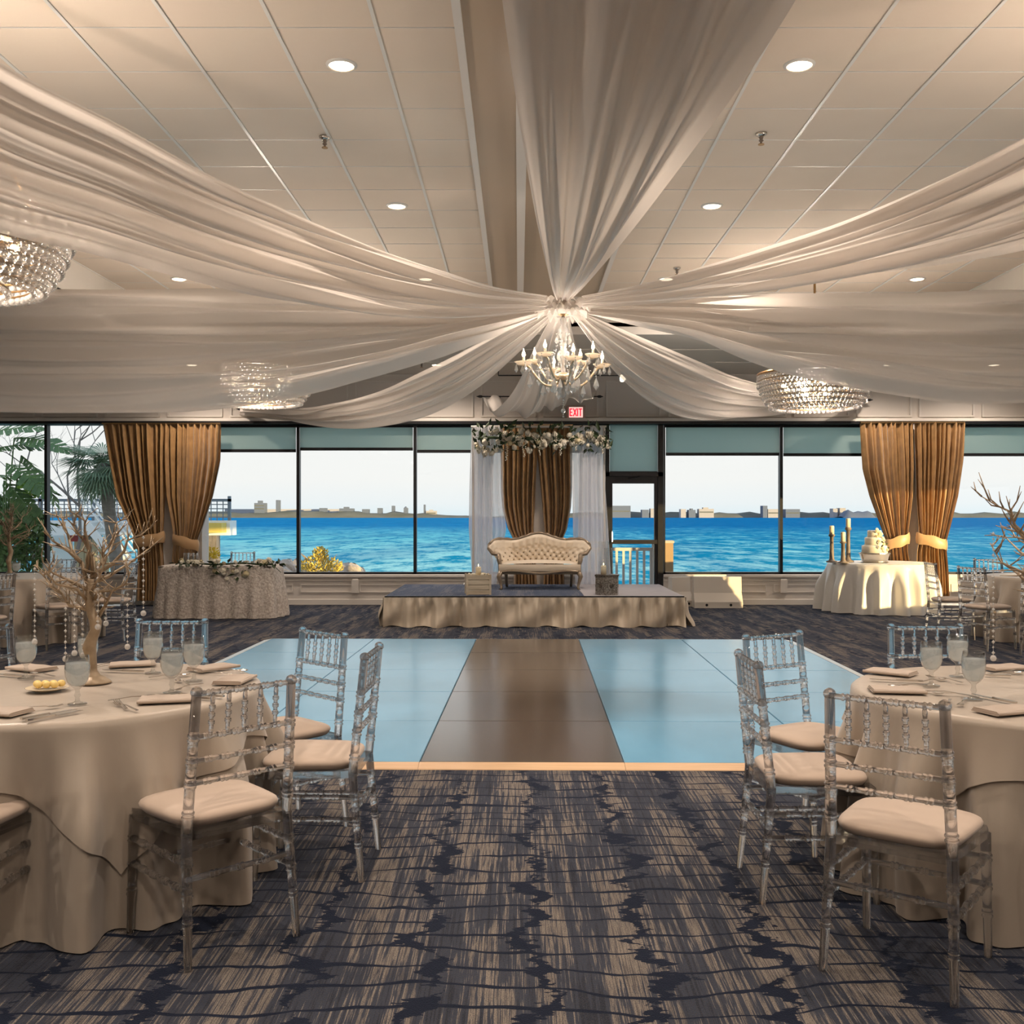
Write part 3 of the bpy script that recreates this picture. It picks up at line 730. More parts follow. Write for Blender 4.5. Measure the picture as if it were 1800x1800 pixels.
# fan palm
def fan_leaf(n, L, seed):
    rr = random.Random(seed); m = MB()
    for k in range(n):
        a = lerp(-1.75, 1.75, k/(n-1)); l = L*rr.uniform(.85, 1.05)*(.75+.25*math.cos(a)); w_ = .018
        d = Vector((math.sin(a), math.cos(a), 0)); s_ = Vector((math.cos(a), -math.sin(a), 0))
        p1 = d*l*.55+Vector((0,0,-.03)); p2 = d*l+Vector((0,0,-.25*l*rr.uniform(.6,1.3)))
        m.add([Vector((0,0,0)), p1-s_*w_, p1+s_*w_, p2], [(0,1,2),(1,3,2)])
    m.tube([(0,-.6,.02),(0,-.3,.04),(0,0,0)], [.014,.012,.008], 5)
    return m
def palm(name, lab, pxx, pyc, Y, nl, L, mt, zg, tr=.10, seed=1, spread=.25, down=False):
    rr = random.Random(seed); x, y, z = P_(pxx, pyc, Y)
    t = thing(name, lab, 'palm', (x, Y, zg)); h = z-zg
    pts = [(.45-.45*(k/10), 0, h*k/10) for k in range(11)] if not down else [(-1.05*(1-sm((k-8.6)/1.4)), 0, h*k/10) for k in range(11)]
    MB().tube(pts, [tr*1.2-.02*(k/10) + (.006 if k % 2 else 0) for k in range(11)], 10).build('trunk', mat('palm_trunk', (.30,.28,.25), .9, var=((6,6,14), (.18,.16,.14), .4)), t)
    ms = [fan_leaf(26, L, seed+s_).mesh('fan_leaf') for s_ in range(3)]
    for q in ms: q.materials.append(M[mt])
    for k in range(nl):
        az = rr.uniform(0, 2*PI); el = rr.uniform(-1.1, .9) if not down else rr.uniform(-1.5, -.9)
        d = Vector((math.cos(az)*math.cos(el), math.sin(az)*math.cos(el), math.sin(el)))
        o = obj('fan_leaf', ms[k % 3], None, t, Vector((0,0,h))+d*spread*2.0)
        o.rotation_euler = d.to_track_quat('Y', 'Z').to_euler()
    return t
palm('fan_palm', 'fan palm with grey green crown between window bar and curtain', 180, 815, 22, 46, .72, 'palm', -.55, .12, 11, .20)
palm('fan_palm', 'palm whose dry fronds hang into the window top beside the curtain', 412, 712, 21.5, 20, .58, 'dry', -.55, .09, 12, .12, True)

# bare tree
t = thing('bare_tree', 'leafless grey tree outside the left windows', 'tree', (X_(128, 24), 24, -.55))
def bare(m, p, d, L, r, depth, rr):
    pts = [p]; q = p
    for k in range(3):
        d = (d+Vector((rr.uniform(-.25,.25), rr.uniform(-.2,.2), rr.uniform(-.15,.2)))).normalized(); q = q+d*L/3; pts.append(q)
    m.tube(pts, [r, r*.85, r*.7, r*.55], 5)
    if depth:
        for k in range(3):
            s_ = pts[rr.choice((2, 3, 3))]; dd = (d+Vector((rr.uniform(-.9,.9), rr.uniform(-.5,.5), rr.uniform(-.5,.5)))).normalized()
            bare(m, s_, dd, L*.68, r*.55, depth-1, rr)
m_ = MB(); rr = random.Random(5)
bare(m_, Vector((0,0,0)), Vector((-.1,0,1)), 2.3, .06, 5, rr)
m_.build('branches', mat('grey_bark', (.20,.19,.18), .9), t)

# ------------------------------------------------------------------ dance floor
PW = 1.22
DF = thing('dance_floor', 'portable dance floor of square panels with a dark central column', 'dance floor', (.06, 6.10+2.5*PW, 0), math.radians(-.8))
MB().box(-2.5*PW-.02, 2.5*PW+.02, -2.5*PW-.02, 2.5*PW+.02, .001, .012).build('subframe', M['seam'], DF)
pm = {}
for dark in (0, 1):
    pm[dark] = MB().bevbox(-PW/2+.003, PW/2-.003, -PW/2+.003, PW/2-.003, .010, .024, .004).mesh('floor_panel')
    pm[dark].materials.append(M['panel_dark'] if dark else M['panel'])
for i in range(5):
    for j in range(5):
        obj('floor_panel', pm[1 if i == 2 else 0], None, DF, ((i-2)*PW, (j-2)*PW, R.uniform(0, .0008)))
def wedge(L):
    return MB().add([(-L/2+.001,0,.001),(L/2-.001,0,.001),(L/2-.001,-.10,.001),(-L/2+.001,-.10,.001),(-L/2+.001,0,.024),(L/2-.001,0,.024),(L/2-.001,-.095,.006),(-L/2+.001,-.095,.006)],
                    [(0,1,2,3),(7,6,5,4),(3,2,6,7),(0,4,5,1),(1,5,6,2),(0,3,7,4)])
wm = wedge(PW).mesh('edge_ramp'); wm.materials.append(M['trimwood'])
wm2 = wedge(PW).mesh('edge_ramp'); wm2.materials.append(mat('aluminium_trim', (.62,.74,.82), .3))
for k in range(5):
    obj('edge_ramp', wm, None, DF, ((k-2)*PW, -2.5*PW-.003, 0))
    obj('edge_ramp', wm2, None, DF, ((k-2)*PW, 2.5*PW+.003, 0), PI)
    obj('edge_ramp', wm2, None, DF, (-2.5*PW-.003, (k-2)*PW, 0), -PI/2)
    obj('edge_ramp', wm2, None, DF, (2.5*PW+.003, (k-2)*PW, 0), PI/2)

# ------------------------------------------------------------------ stage
SX0, SX1, SY0, SY1, SZ = -1.80, 2.22, 13.78, 16.2, .41
stage = thing('stage', 'low carpeted stage with gathered champagne skirt under the loveseat', 'stage', ((SX0+SX1)/2, (SY0+SY1)/2, 0))
sw, sdp = (SX1-SX0)/2, (SY1-SY0)/2
MB().box(-sw+.03, sw-.03, -sdp+.03, sdp, .0, SZ-.03).build('riser', M['black'], stage)
for a, b_ in ((-sw, -sw+1.34), (-sw+1.345, -sw+2.68)):
    MB().box(a, b_, -sdp, sdp, SZ-.03, SZ).build('deck_panel', M['stagecarpet'], stage)
MB().box(-sw+2.685, sw, -sdp, sdp, SZ-.03, SZ).build('deck_panel', mat('grey_deck_panel', (.42,.40,.42), .7, var=((8,8,8), (.36,.34,.37), .5)), stage)
MB().box(-sw-.006, sw+.006, -sdp-.008, -sdp+.012, SZ-.035, SZ+.003).build('edge_strip', M['black'], stage)
def skirt_fn(L, seed):
    rr = random.Random(seed); ph = [rr.uniform(0, 6.28) for _ in range(8)]
    def off(x, t):     # t: 0 top .. 1 bottom
        a = math.sin(x*34+ph[0]+1.3*math.sin(x*5+ph[1]))
        b_ = math.sin(x*13+ph[2]+2*math.sin(x*2.2+ph[3])+2.2*t)
        c = math.sin(x*71+ph[4])
        return .026*math.sin(x*52+ph[6]+1.2*math.sin(x*9))*sm(t*4)*(1-.75*t)+.010*c*(1-t)+.040*a*sm(t*3)*(1-.4*t)+.05*b_*sm(t)+.035*sm(t)*math.sin(x*7+ph[5]+4.4*t)+.03*t
    return off
off = skirt_fn(2*sw, 3)
m_ = MB().grid(int(2*sw*70), 16, lambda u, v: (lerp(-sw-.01, sw+.01, u), -sdp-.05-off(lerp(-sw, sw, u), v), lerp(SZ-.012, .006+.012*math.sin(u*60), v)))
m_.build('skirt', M['skirt'], stage, smooth=True)
for sg in (-1, 1):
    off2 = skirt_fn(2*sdp, 9+sg)
    MB().grid(int(2*sdp*50), 12, lambda u, v: (sg*(sw+.02+off2(lerp(-sdp, sdp, u), v)), lerp(-sdp-.03, sdp, u), lerp(SZ-.012, .006, v))).build('skirt', M['skirt'], stage, smooth=True)

# ------------------------------------------------------------------ curtains
def curtain_panel(parent, edge, Y, mt, npl, seed, amp=.05, ox=0, oz=0, name='panel', tie=None, nz=40):
    """edge: rows of (py, px_left, px_right); real surface at depth Y with pleats"""
    rr = random.Random(seed); ph = [rr.uniform(0, 6.28) for _ in range(6)]
    zt, zb = Z_(edge[0][0], Y), Z_(edge[-1][0], Y)
    tl = [(-Z_(a, Y), X_(b_, Y)) for a, b_, c in edge]; tr_ = [(-Z_(a, Y), X_(c, Y)) for a, b_, c in edge]
    wmax = max(b_[1]-a[1] for a, b_ in zip(tl, tr_))
    def fn(u, v):
        z = lerp(zt, zb, v); xl_, xr_ = pw(tl, -z), pw(tr_, -z); w_ = xr_-xl_
        k = w_/wmax
        uu = u+.018*math.sin(2*PI*u*3+ph[0]+v*2)
        a = math.sin(2*PI*npl*uu+ph[1]) + .5*math.sin(2*PI*npl*.47*uu+ph[2]+1.5*v) + .35*math.sin(2*PI*npl*1.9*uu+ph[3])*(1-v)
        hd = .55+.45*min(1, v*6)
        return (lerp(xl_, xr_, u)-ox, -amp*hd*(.55+.45*k)*a, z-oz)
    o = MB().grid(npl*9, nz, fn).build(name, mt, parent, smooth=True)
    if tie:
        z = Z_(tie, Y); xl_, xr_ = pw(tl, -z)-.02, pw(tr_, -z)+.02
        cx, rx = (xl_+xr_)/2, (xr_-xl_)/2
        def tf(u, v):
            th = 2*PI*u; sl = .10*math.cos(th)*(1 if seed % 2 else -1)
            bulge = .012*math.sin(PI*v)
            return (cx+(rx+.01+bulge)*math.cos(th)-ox, -(amp*1.5+.02+bulge)*math.sin(th), z+lerp(.09, -.09, v)+sl*.6-oz+.01*math.sin(th*5+v*4))
        MB().grid(40, 8, tf, True).build('tieback', M['tie'], o, smooth=True)
    return o
YC = 16.9
def cur(lab, edge, npl, seed, tie):
    ox = X_((edge[0][1]+edge[0][2])/2, YC)
    t = thing('curtain', lab, 'curtain', (ox, YC, Z_(edge[-1][0], YC)))
    curtain_panel(t, edge, YC, M['curtain'], npl, seed, .05, ox, Z_(edge[-1][0], YC), 'panel', tie)
    MB().box(X_(edge[0][1], YC)-ox, X_(edge[0][2], YC)-ox, -.03, .03, Z_(edge[0][0], YC)-Z_(edge[-1][0], YC)-.01, Z_(edge[0][0], YC)-Z_(edge[-1][0], YC)+.015).build('heading_rail', M['brass'], t)
    return t
cur('gold damask curtain tied back, left of the left pair', [(745,180,290),(811,192,290),(872,204,290),(930,230,287),(950,238,286),(965,242,286),(1000,242,288),(1056,241,288)], 10, 1, 950)
cur('gold damask curtain tied back beside the lace table, right of the left pair', [(745,290,388),(811,291,386),(872,294,374),(930,305,355),(953,307,346),(968,305,348),(1000,303,352),(1056,301,356)], 10, 2, 953)
cur('gold curtain tied back behind the cake, left of the right pair', [(743,1512,1606),(825,1518,1607),(872,1530,1605),(930,1551,1597),(952,1559,1595),(970,1562,1595),(1000,1563,1600),(1057,1562,1604)], 10, 3, 952)
cur('sunlit gold curtain tied back, right of the right pair', [(743,1606,1695),(811,1607,1690),(872,1609,1681),(930,1614,1667),(952,1614,1661),(970,1611,1662),(1000,1610,1665),(1057,1608,1668)], 10, 4, 952)
YC = 16.95
cur('gold curtain tied back left of the gap behind the loveseat', [(748,880,944),(800,880,944),(860,881,941),(893,883,940),(930,893,938),(946,901,938),(965,903,940),(1020,903,944),(1057,902,946)], 7, 5, 960)
cur('gold curtain tied back right of the gap behind the loveseat', [(748,944,1007),(800,945,1006),(860,951,1006),(893,954,1004),(930,957,997),(946,958,990),(965,957,990),(1020,955,992),(1057,954,993)], 7, 6, 960)

# ------------------------------------------------------------------ flower arch with sheer drapes
YA = 16.25
arch = thing('wedding_arch', 'arch frame hung with white sheer drapes behind the loveseat', 'arch', (X_(947, YA), YA-.12, SZ))
ax = X_(947, YA)
for p in (832, 1062): 
    MB().lathe((X_(p, YA)-ax, .12, -SZ*0), (X_(p, YA)-ax, .12, Z_(750, YA)-SZ), [(0,.02),(1,.02)], 8).build('pole', M['wall_trim'], arch)
    MB().box(X_(p, YA)-ax-.15, X_(p, YA)-ax+.15, -.05, .25, 0, .012).build('base_plate', M['wall_trim'], arch)
MB().tube([(X_(828, YA)-ax, .12, Z_(750, YA)-SZ), (X_(1066, YA)-ax, .12, Z_(750, YA)-SZ)], .02, 8).build('cross_pole', M['wall_trim'], arch)
for edge, npl, seed in (([(749,829,884),(800,827,882),(870,825,884),(930,824,890),(1000,829,876),(1037,832,872)], 7, 31),
                        ([(749,832,870),(850,833,866),(950,834,866),(1038,832,868)], 5, 33),
                        ([(749,1004,1062),(800,1005,1061),(860,1006,1064),(930,1007,1069),(1000,1010,1073),(1037,1012,1074)], 7, 32),
                        ([(749,1020,1058),(850,1018,1057),(950,1016,1060),(1038,1014,1064)], 5, 34)):
    pp = curtain_panel(arch, edge, YA-(.05 if seed in (33, 34) else 0), M['white_voile'], npl, seed, .035, ax, SZ, 'sheer_drape')
    pp.location.y = .12 if seed in (31, 32) else .05

def rose_mesh(seed, r=1):
    rr = random.Random(seed); ph = rr.uniform(0, 6)
    m = MB().ball((0,0,0), r*.72, 10, 7, (1,1,.85), lambda th, f: 1+.10*math.sin(3*th+4*f+ph))
    for ring, (n, rad, zz, tilt) in enumerate(((5, .55, .15, .5), (6, .75, -.1, .95))):
        for k in range(n):
            a = 2*PI*k/n+ring*.5+ph; ca, sa = math.cos(a), math.sin(a)
            c = Vector((ca*rad*r*.7, sa*rad*r*.7, zz*r)); out = Vector((ca, sa, .6-tilt*.6))*r*.42; side = Vector((-sa, ca, 0))*r*.42
            m.add([c-side*.6, c+out*.6-side, c+out*1.1, c+out*.6+side, c+side*.6, c+out*.45+Vector((0,0,.1*r))], [(0,1,5),(1,2,5),(2,3,5),(3,4,5),(4,0,5)])
    return m
roses = []
for s_ in range(4):
    q = rose_mesh(60+s_).mesh('flower', True); q.materials.append(M['petal'] if s_ else M['petal2']); roses.append(q)
def leaf_mb(L, w):
    return MB().add([(0,0,0),(w,L*.45,.02*L),(0,L,-.08*L),(-w,L*.45,.02*L),(0,L*.5,-.04*L)], [(0,1,4),(1,2,4),(2,3,4),(3,0,4)])
leafm = [leaf_mb(.085, .026).mesh('leaf'), leaf_mb(.12, .022).mesh('leaf')]
for q in leafm: q.materials.append(M['leaf'])
def blossom_tail(L, seed):
    rr = random.Random(seed); m = MB(); n = int(L/.012)
    for k in range(n):
        t_ = k/n; w_ = .035*(1-t_)+.008
        m.octa((rr.uniform(-w_, w_), rr.uniform(-w_, w_), -L*t_), .013, .011)
    return m
gar = thing('flower_garland', 'thick garland of white and cream flowers along the arch top', 'garland', (ax, YA-.2, Z_(772, YA)))
gx0, gx1 = X_(840, YA)-ax, X_(1064, YA)-ax
MB().tube([(lerp(gx0, gx1, k/16), .1, .02*math.sin(k)) for k in range(17)], .025, 6).build('garland_stem', M['leaf'], gar)
rg = random.Random(21)
for k in range(112):
    u = k/111; x = lerp(gx0, gx1, u)+rg.uniform(-.03,.03)
    hgt = .16*(.5+.5*math.sin(PI*min(1, u*1.5+.1)))
    z = rg.uniform(-hgt-.06, hgt-.02)-(.10 if u < .10 else 0); s_ = rg.choice((.035, .045, .052, .062, .072))
    obj('flower', roses[rg.choice((0,1,1,2,2,3,3))], None, gar, (x, rg.uniform(-.08,.06), z), rot=(1.2+rg.uniform(-.5,.5), rg.uniform(-.5,.5), rg.uniform(0,6)), scale=s_)
for k in range(230):
    x = rg.uniform(gx0-.08, gx1+.08); z = rg.uniform(-.2, .2)
    obj('leaf', leafm[k % 2], None, gar, (x, rg.uniform(-.15,.08), z), rot=(rg.uniform(-.6,2.2), rg.uniform(-1,1), rg.uniform(0,6.28)), scale=rg.uniform(.8,1.5))
for i, (p, y0, y1) in enumerate(((890,783,812),(921,775,806),(948,775,803),(984,772,803),(1010,770,795),(1057,770,800),(850,785,795))):
    blossom_tail((y1-y0)*YA/1800, i).build('hanging_blossom', M['petal'], gar, loc=(X_(p, YA)-ax, -.06, Z_(y0, YA)-Z_(772, YA)))

# ------------------------------------------------------------------ loveseat
YSO = 15.35
so = thing('loveseat', 'ivory tufted camelback loveseat with carved gilt frame on stage', 'sofa', (X_(948, YSO)+.0, YSO, SZ))
def toph(s): a = abs(s); return .70+.115*math.exp(-(a/.36)**2)+.03*math.exp(-((a-.78)/.2)**2)-.06*sm((a-.88)/.12)
def halfw(t): return lerp(.60, .755, sm(t)**.8)
def back_pt(s, t, d=0):
    zz = lerp(.36, toph(s), t); x = s*halfw(t); a = abs(s)
    y = .30-.42*sm((a-.55)/.45)*(1-.25*t)+.06*t
    return Vector((x, y-d, zz))
def tuft(s, t):
    u = s*7.2; v = t*3.6
    r0 = (u % 1-.5)**2+((v) % 1-.5)**2*.8; r1 = ((u+.5) % 1-.5)**2+((v+.5) % 1-.5)**2*.8
    dd = min(r0, r1); k = .055*min(1, (dd/.22))**.5 if t < .62 else lerp(.055*min(1, (dd/.22))**.5, .035+.02*abs(math.sin(u*PI)), sm((t-.62)/.1))
    return .02+k*min(1, (1-t)*8+.3)
bk = MB().grid(97, 41, lambda u, v: back_pt(u*2-1, v*.97, tuft(u*2-1, v))).build('backrest', M['sofa'], so, smooth=True)
MB().grid(41, 10, lambda u, v: back_pt(u*2-1, v*.99, -.05)).build('back_panel', M['sofa'], so, smooth=True)
btn = MB().ball((0,0,0), .013, 6, 4).mesh('button'); btn.materials.append(M['sofawood'])
for r_ in range(3):
    v = (r_+.5)/3.6+.02 if 0 else (.5+r_*.5)/3.6
    for k in range(-7, 8):
        u = (k+(.5 if r_ % 2 == 0 else 0))/7.2
        if abs(u) < .95: obj('button', btn, None, so, back_pt(u, v+.02, .035))
MB().tube([back_pt(-1+2*k/60, 1.0, .0) for k in range(61)], [.026+.006*math.sin(k*1.3) for k in range(61)], 8).build('top_rail', M['sofawood'], so, smooth=True)
for sg in (-1, 1):
    pts = [back_pt(sg, 1.0), back_pt(sg, .8)+Vector((sg*.015,-.03,0)), back_pt(sg, .55)+Vector((0,-.06,0)), Vector((sg*.615,-.10,.50)), Vector((sg*.60,-.22,.50)), Vector((sg*.60,-.30,.44)), Vector((sg*.585,-.27,.36)), Vector((sg*.58,-.29,.27))]
    MB().tube(pts, [.026,.028,.027,.027,.032,.036,.028,.032], 8).build('arm', M['sofawood'], so, smooth=True)
MB().grid(41, 14, lambda u, v: (lerp(-.60,.60,u)*(1-.0*v), lerp(-.31, .34, v)-.03*math.cos((u-.5)*PI), .34+.085*(math.sin(PI*min(1,max(0,u*1.0)))**.35)*(math.sin(PI*(v*.86+.07))**.4))).build('seat', M['sofa'], so, smooth=True)
MB().grid(41, 6, lambda u, v: (lerp(-.60,.60,u), -.315-.03*math.cos((u-.5)*PI)-.012*math.sin(PI*v), lerp(.27, .37, v))).build('seat_front', M['sofa'], so, smooth=True)
MB().tube([(lerp(-.60,.60,k/24), -.325-.03*math.cos((k/24-.5)*PI), .255-.03*math.cos((k/24-.5)*PI*3)*.6) for k in range(25)], .022, 8).build('front_rail', M['sofawood'], so, smooth=True)
MB().box(-.58, .58, -.3, .24, .22, .335).build('seat_frame', M['sofawood'], so)
for sg in (-1, 1):
    MB().tube([(sg*.57,-.31,.26),(sg*.60,-.35,.19),(sg*.575,-.33,.10),(sg*.56,-.335,.03),(sg*.575,-.355,.0)], [.04,.035,.022,.018,.024], 8).build('leg', M['sofawood'], so, smooth=True)
    MB().tube([(sg*.50,.22,.26),(sg*.50,.26,.12),(sg*.49,.31,.0)], [.03,.024,.02], 8).build('leg', M['sofawood'], so, smooth=True)

# boxes with candles at the stage front
def candle(name, lab, loc, r, h, lit=True, group=None):
    t = thing(name, lab, 'candle', loc, 0, group)
    MB().lathe((0,0,0), (0,0,h), [(0,r),(.9,r),(.97,r*.96),(1,r*.8),(.96,r*.5)], 14).build('wax', M['ivory'], t, smooth=True)
    MB().tube([(0,0,h*.95),(0,0,h+.012)], .0015, 5).build('wick', M['black'], t)
    if lit: MB().lathe((0,0,h+.008), (0,0,h+.04), [(0,.002),(.3,.007),(.7,.004),(1,.0008)], 8).build('flame', M['flame'], t, smooth=True)
    return t
Yb = 14.15
t = thing('crate', 'whitewashed wooden crate with candle on the left of the stage', 'crate', (X_(840, Yb), Yb, SZ), .12)
for k in range(4): 
    for yy in (-.15, .135): MB().box(-.165, .165, yy, yy+.015, .005+k*.068, .005+k*.068+.062).build('slat', M['planter'], t)
    for xx in (-.165, .15): MB().box(xx, xx+.015, -.135, .135, .005+k*.068, .005+k*.068+.062).build('slat', M['planter'], t)
for xx in (-.172, .142):
    for yy in (-.157, .127): MB().box(xx, xx+.03, yy, yy+.03, 0, .28).build('corner_post', M['planter'], t)
MB().box(-.16,.16,-.145,.145,.235,.255).build('lid', M['planter'], t)
for k in range(9):
    o = obj('flower', roses[k % 4], None, t, (R.uniform(-.14,.14), R.uniform(-.13,.05), .275), rot=(R.uniform(-.4,.6),0,R.uniform(0,6)), scale=R.uniform(.025,.04))
candle('pillar_candle', 'lit ivory pillar candle on the wooden crate', (X_(841, Yb+.03), Yb+.03, SZ+.255), .038, .12)
Yb = 14.1
t = thing('mosaic_box', 'hexagonal mirror mosaic box on the right of the stage', 'box', (X_(1067, Yb), Yb, SZ), .35)
hexp = lambda r: [(r*math.cos(PI/3*k), r*math.sin(PI/3*k)) for k in range(6)]
MB().prism(hexp(.175), 0, .25).build('body', M['mosaic'], t)
for k in range(6):
    a = PI/3*k+PI/6; d = .175*math.cos(PI/6)
    for r_, zz in ((.072, .125),):
        m_ = MB(); m_.lathe((math.cos(a)*(d-.002), math.sin(a)*(d-.002), zz), (math.cos(a)*(d+.006), math.sin(a)*(d+.006), zz), [(0,r_*.5),(1,r_*.4)], 10); m_.build('medallion', M['mosaicdark'], t)
MB().prism(hexp(.185), .25, .275).build('lid', M['mosaicdark'], t)
candle('pillar_candle', 'lit ivory pillar candle on the mosaic box', (X_(1061, Yb), Yb, SZ+.275), .038, .12)
t = thing('hurricane_glass', 'tall clear hurricane cylinder standing behind the mosaic box', 'vase', (X_(1061, Yb+.25), Yb+.25, SZ))
MB().lathe((0,0,0), (0,0,.72), [(0,.06),(0.02,.072),(1,.072)], 18, False).build('cylinder', M['goblet'], t, smooth=True)
MB().lathe((0,0,0), (0,0,.012), [(0,.07),(1,.07)], 18).build('base', M['goblet'], t)
t = thing('hurricane_glass', 'clear hurricane cylinder at the far right end of the stage', 'vase', (X_(1070, 14.75), 14.75, SZ))
MB().lathe((0,0,0), (0,0,.62), [(0,.06),(0.02,.065),(1,.065)], 18, False).build('cylinder', M['goblet'], t, smooth=True)
MB().lathe((0,0,0), (0,0,.012), [(0,.065),(1,.065)], 18).build('base', M['goblet'], t)

# white plastic barrier pieces by the door
def barrier(lab, pa, pb, Y, h, rz=0, gold=False):
    x0, x1 = X_(pa, Y), X_(pb, Y); t = thing('plastic_barrier', lab, 'barrier', ((x0+x1)/2, Y, 0), rz); w_ = (x1-x0)/2
    prof = [(-.17,0),(-.17,.10),(-.075,.24),(-.055,h),(.055,h),(.075,.24),(.17,.10),(.17,0)]
    n = len(prof); vs = [(-w_,a,b_) for a,b_ in prof]+[(w_,a,b_) for a,b_ in prof]
    MB().add(vs, [tuple(range(n)), tuple(range(2*n-1,n-1,-1))]+[(i+n, n+(i+1)%n, (i+1)%n, i) for i in range(n)]).build('body', M['barrier'], t)
    for k in (-.5, .5): MB().lathe((k*w_, -.175, .05), (k*w_, -.16, .05), [(0,.022),(1,.022)], 10).build('plug', M['black'], t)
    MB().box(-w_*.85, w_*.85, -.176, -.165, .085, .10).build('rib', M['barrier'], t)
    return t
barrier('white plastic barrier block by the wall right of the stage', 1218, 1302, 16.72, .50)
barrier('narrow white plastic barrier end next to the black door frame', 1176, 1212, 16.95, .48, .35)

# exit sign
YE = YW-.03
t = thing('exit_sign', 'lit red EXIT sign on the wall above the arch', 'sign', (X_(1012, YE), YE, Z_(738, YE)))
MB().bevbox(-.155,.155,-.06,.05,0,.235,.008).build('housing', M['exitbox'], t)
MB().box(-.115,.115,-.064,-.058,.035,.205).build('face', M['exitface'], t)
let = MB(); z0_, z1_, th_ = .055, .185, .016; y0_, y1_ = -.069, -.063
def bar2(m, xa, za, xb, zb, w_):
    d = Vector((xb-xa, 0, zb-za)).normalized(); n_ = Vector((-d.z, 0, d.x))*w_/2; a = Vector((xa, y0_, za)); b_ = Vector((xb, y0_, zb)); q = Vector((0, y1_-y0_, 0))
    m.add([a-n_, b_-n_, b_+n_, a+n_, a-n_+q, b_-n_+q, b_+n_+q, a+n_+q], [(0,1,2,3),(7,6,5,4),(0,4,5,1),(1,5,6,2),(2,6,7,3),(3,7,4,0)])
def letter(segs): 
    m = MB()
    for s_ in segs: bar2(m, *s_, .02)
    m.build('letter', M['exitred'], t)
letter([(-.098,z0_,-.098,z1_),(-.1,z0_+.01,-.055,z0_+.01),(-.1,.12,-.06,.12),(-.1,z1_-.01,-.055,z1_-.01)])
letter([(-.042,z0_,.008,z1_),(-.042,z1_,.008,z0_)])
letter([(.028,z0_,.028,z1_)])
letter([(.075,z0_,.075,z1_),(.045,z1_-.01,.105,z1_-.01)])

# ------------------------------------------------------------------ ceiling drapes
HX, HY, HZ = X_(990, 9), 9.0, Z_(533, 9)
def fold(v, s, ph):
    return .75*math.sin(2*PI*(3.3*v+.22*math.sin(2.0*s+ph))+ph)+.45*math.sin(2*PI*(7.4*v+.1*math.sin(1.3*s))+2.1*ph+1.1*s)+.16*math.sin(2*PI*14.5*v+ph*3)+.3*math.sin(2*PI*1.7*v+ph*1.7+.8*s)
def surf(A, B, name, lab, ph, amp, sagf=None, tails=True, nv=84, nu=60):
    """A, B: 3-D polylines (same count) of the two long edges"""
    def pt(Pl, u):
        k = u*(len(Pl)-1); i = min(int(k), len(Pl)-2); f = k-i
        p0, p1, p2, p3 = Pl[max(i-1,0)], Pl[i], Pl[i+1], Pl[min(i+2,len(Pl)-1)]
        return .5*((2*p1)+(p2-p0)*f+(2*p0-5*p1+4*p2-p3)*f*f+(3*p1-p0-3*p2+p3)*f*f*f)
    rows = []
    for i in range(nu):
        u = i/(nu-1); a, b_ = pt(A, u), pt(B, u); a2, b2 = pt(A, min(1,u+.01)), pt(B, min(1,u+.01))
        a1, b1 = pt(A, max(0,u-.01)), pt(B, max(0,u-.01))
        d = ((a2+b2)-(a1+b1)).normalized(); wv = b_-a; n_ = d.cross(wv).normalized() if wv.length > 1e-6 else Vector((0,0,1))
        env = min(1, wv.length/.55)
        rows.append([a+wv*(j/(nv-1)) + n_*amp*env*fold(j/(nv-1), 3*u, ph) + Vector((0,0,-1))*(sagf*env*math.sin(PI*j/(nv-1)) if sagf else 0) for j in range(nv)])
    m = MB(); m.v = [tuple(p) for r_ in rows for p in r_]
    m.f = [(i*nv+j, (i+1)*nv+j, (i+1)*nv+j+1, i*nv+j+1) for i in range(nu-1) for j in range(nv-1)]
    o = m.build(name, M['voile'], None, smooth=True); tag(o, lab, 'drape', 'sheer drapes fanning from the chandelier')
    return o
def plane_pts(pix, end, offs):
    """points where the view rays of an outline meet the upright plane hub -> end, shifted sideways by offs"""
    d = Vector((end[0]-HX, end[1]-HY)).normalized(); n_ = Vector((-d.y, d.x)); out = []
    L = len(pix)
    for i, (p, q) in enumerate(pix):
        o = offs*min(1, i/2.5); k = (p-912)/1800
        bx, by = HX+n_.x*o, HY+n_.y*o
        tt = (k*by-bx)/(d.x-k*d.y); Y = by+d.y*tt
        out.append(Vector((k*Y, Y, H-(q-907)*Y/1800)))
    return out
def drape(lab, end, up, lo, offs, ph, amp=.05, tip=None):
    A = plane_pts(up, end, offs); B = plane_pts(lo, end, -offs)
    n = 12
    def res(Pl):
        ds = [0]
        for a, b_ in zip(Pl, Pl[1:]): ds.append(ds[-1]+(b_-a).length)
        out = []
        for k in range(n):
            s_ = ds[-1]*k/(n-1)
            for i in range(len(Pl)-1):
                if s_ <= ds[i+1]+1e-9: f = (s_-ds[i])/(ds[i+1]-ds[i]); out.append(Pl[i].lerp(Pl[i+1], f)); break
        return out
    A, B = res(A), res(B)
    if tip: A.append(Vector(tip)+Vector((0,0,.05))); B.append(Vector(tip)-Vector((0,0,.05)))
    return surf(A, B, 'ceiling_drape', lab, ph, amp)
drape('sheer drape sweeping from the chandelier up to the upper left', (-3.6, 2.2), [(958,520),(870,503),(700,444),(550,385),(400,325),(200,215),(0,113),(-250,-60),(-500,-290)],
      [(958,546),(800,562),(690,560),(464,522),(300,480),(150,440),(0,408),(-250,310),(-500,120)], .2, .4, .065, (-3.65,1.75,4.36))
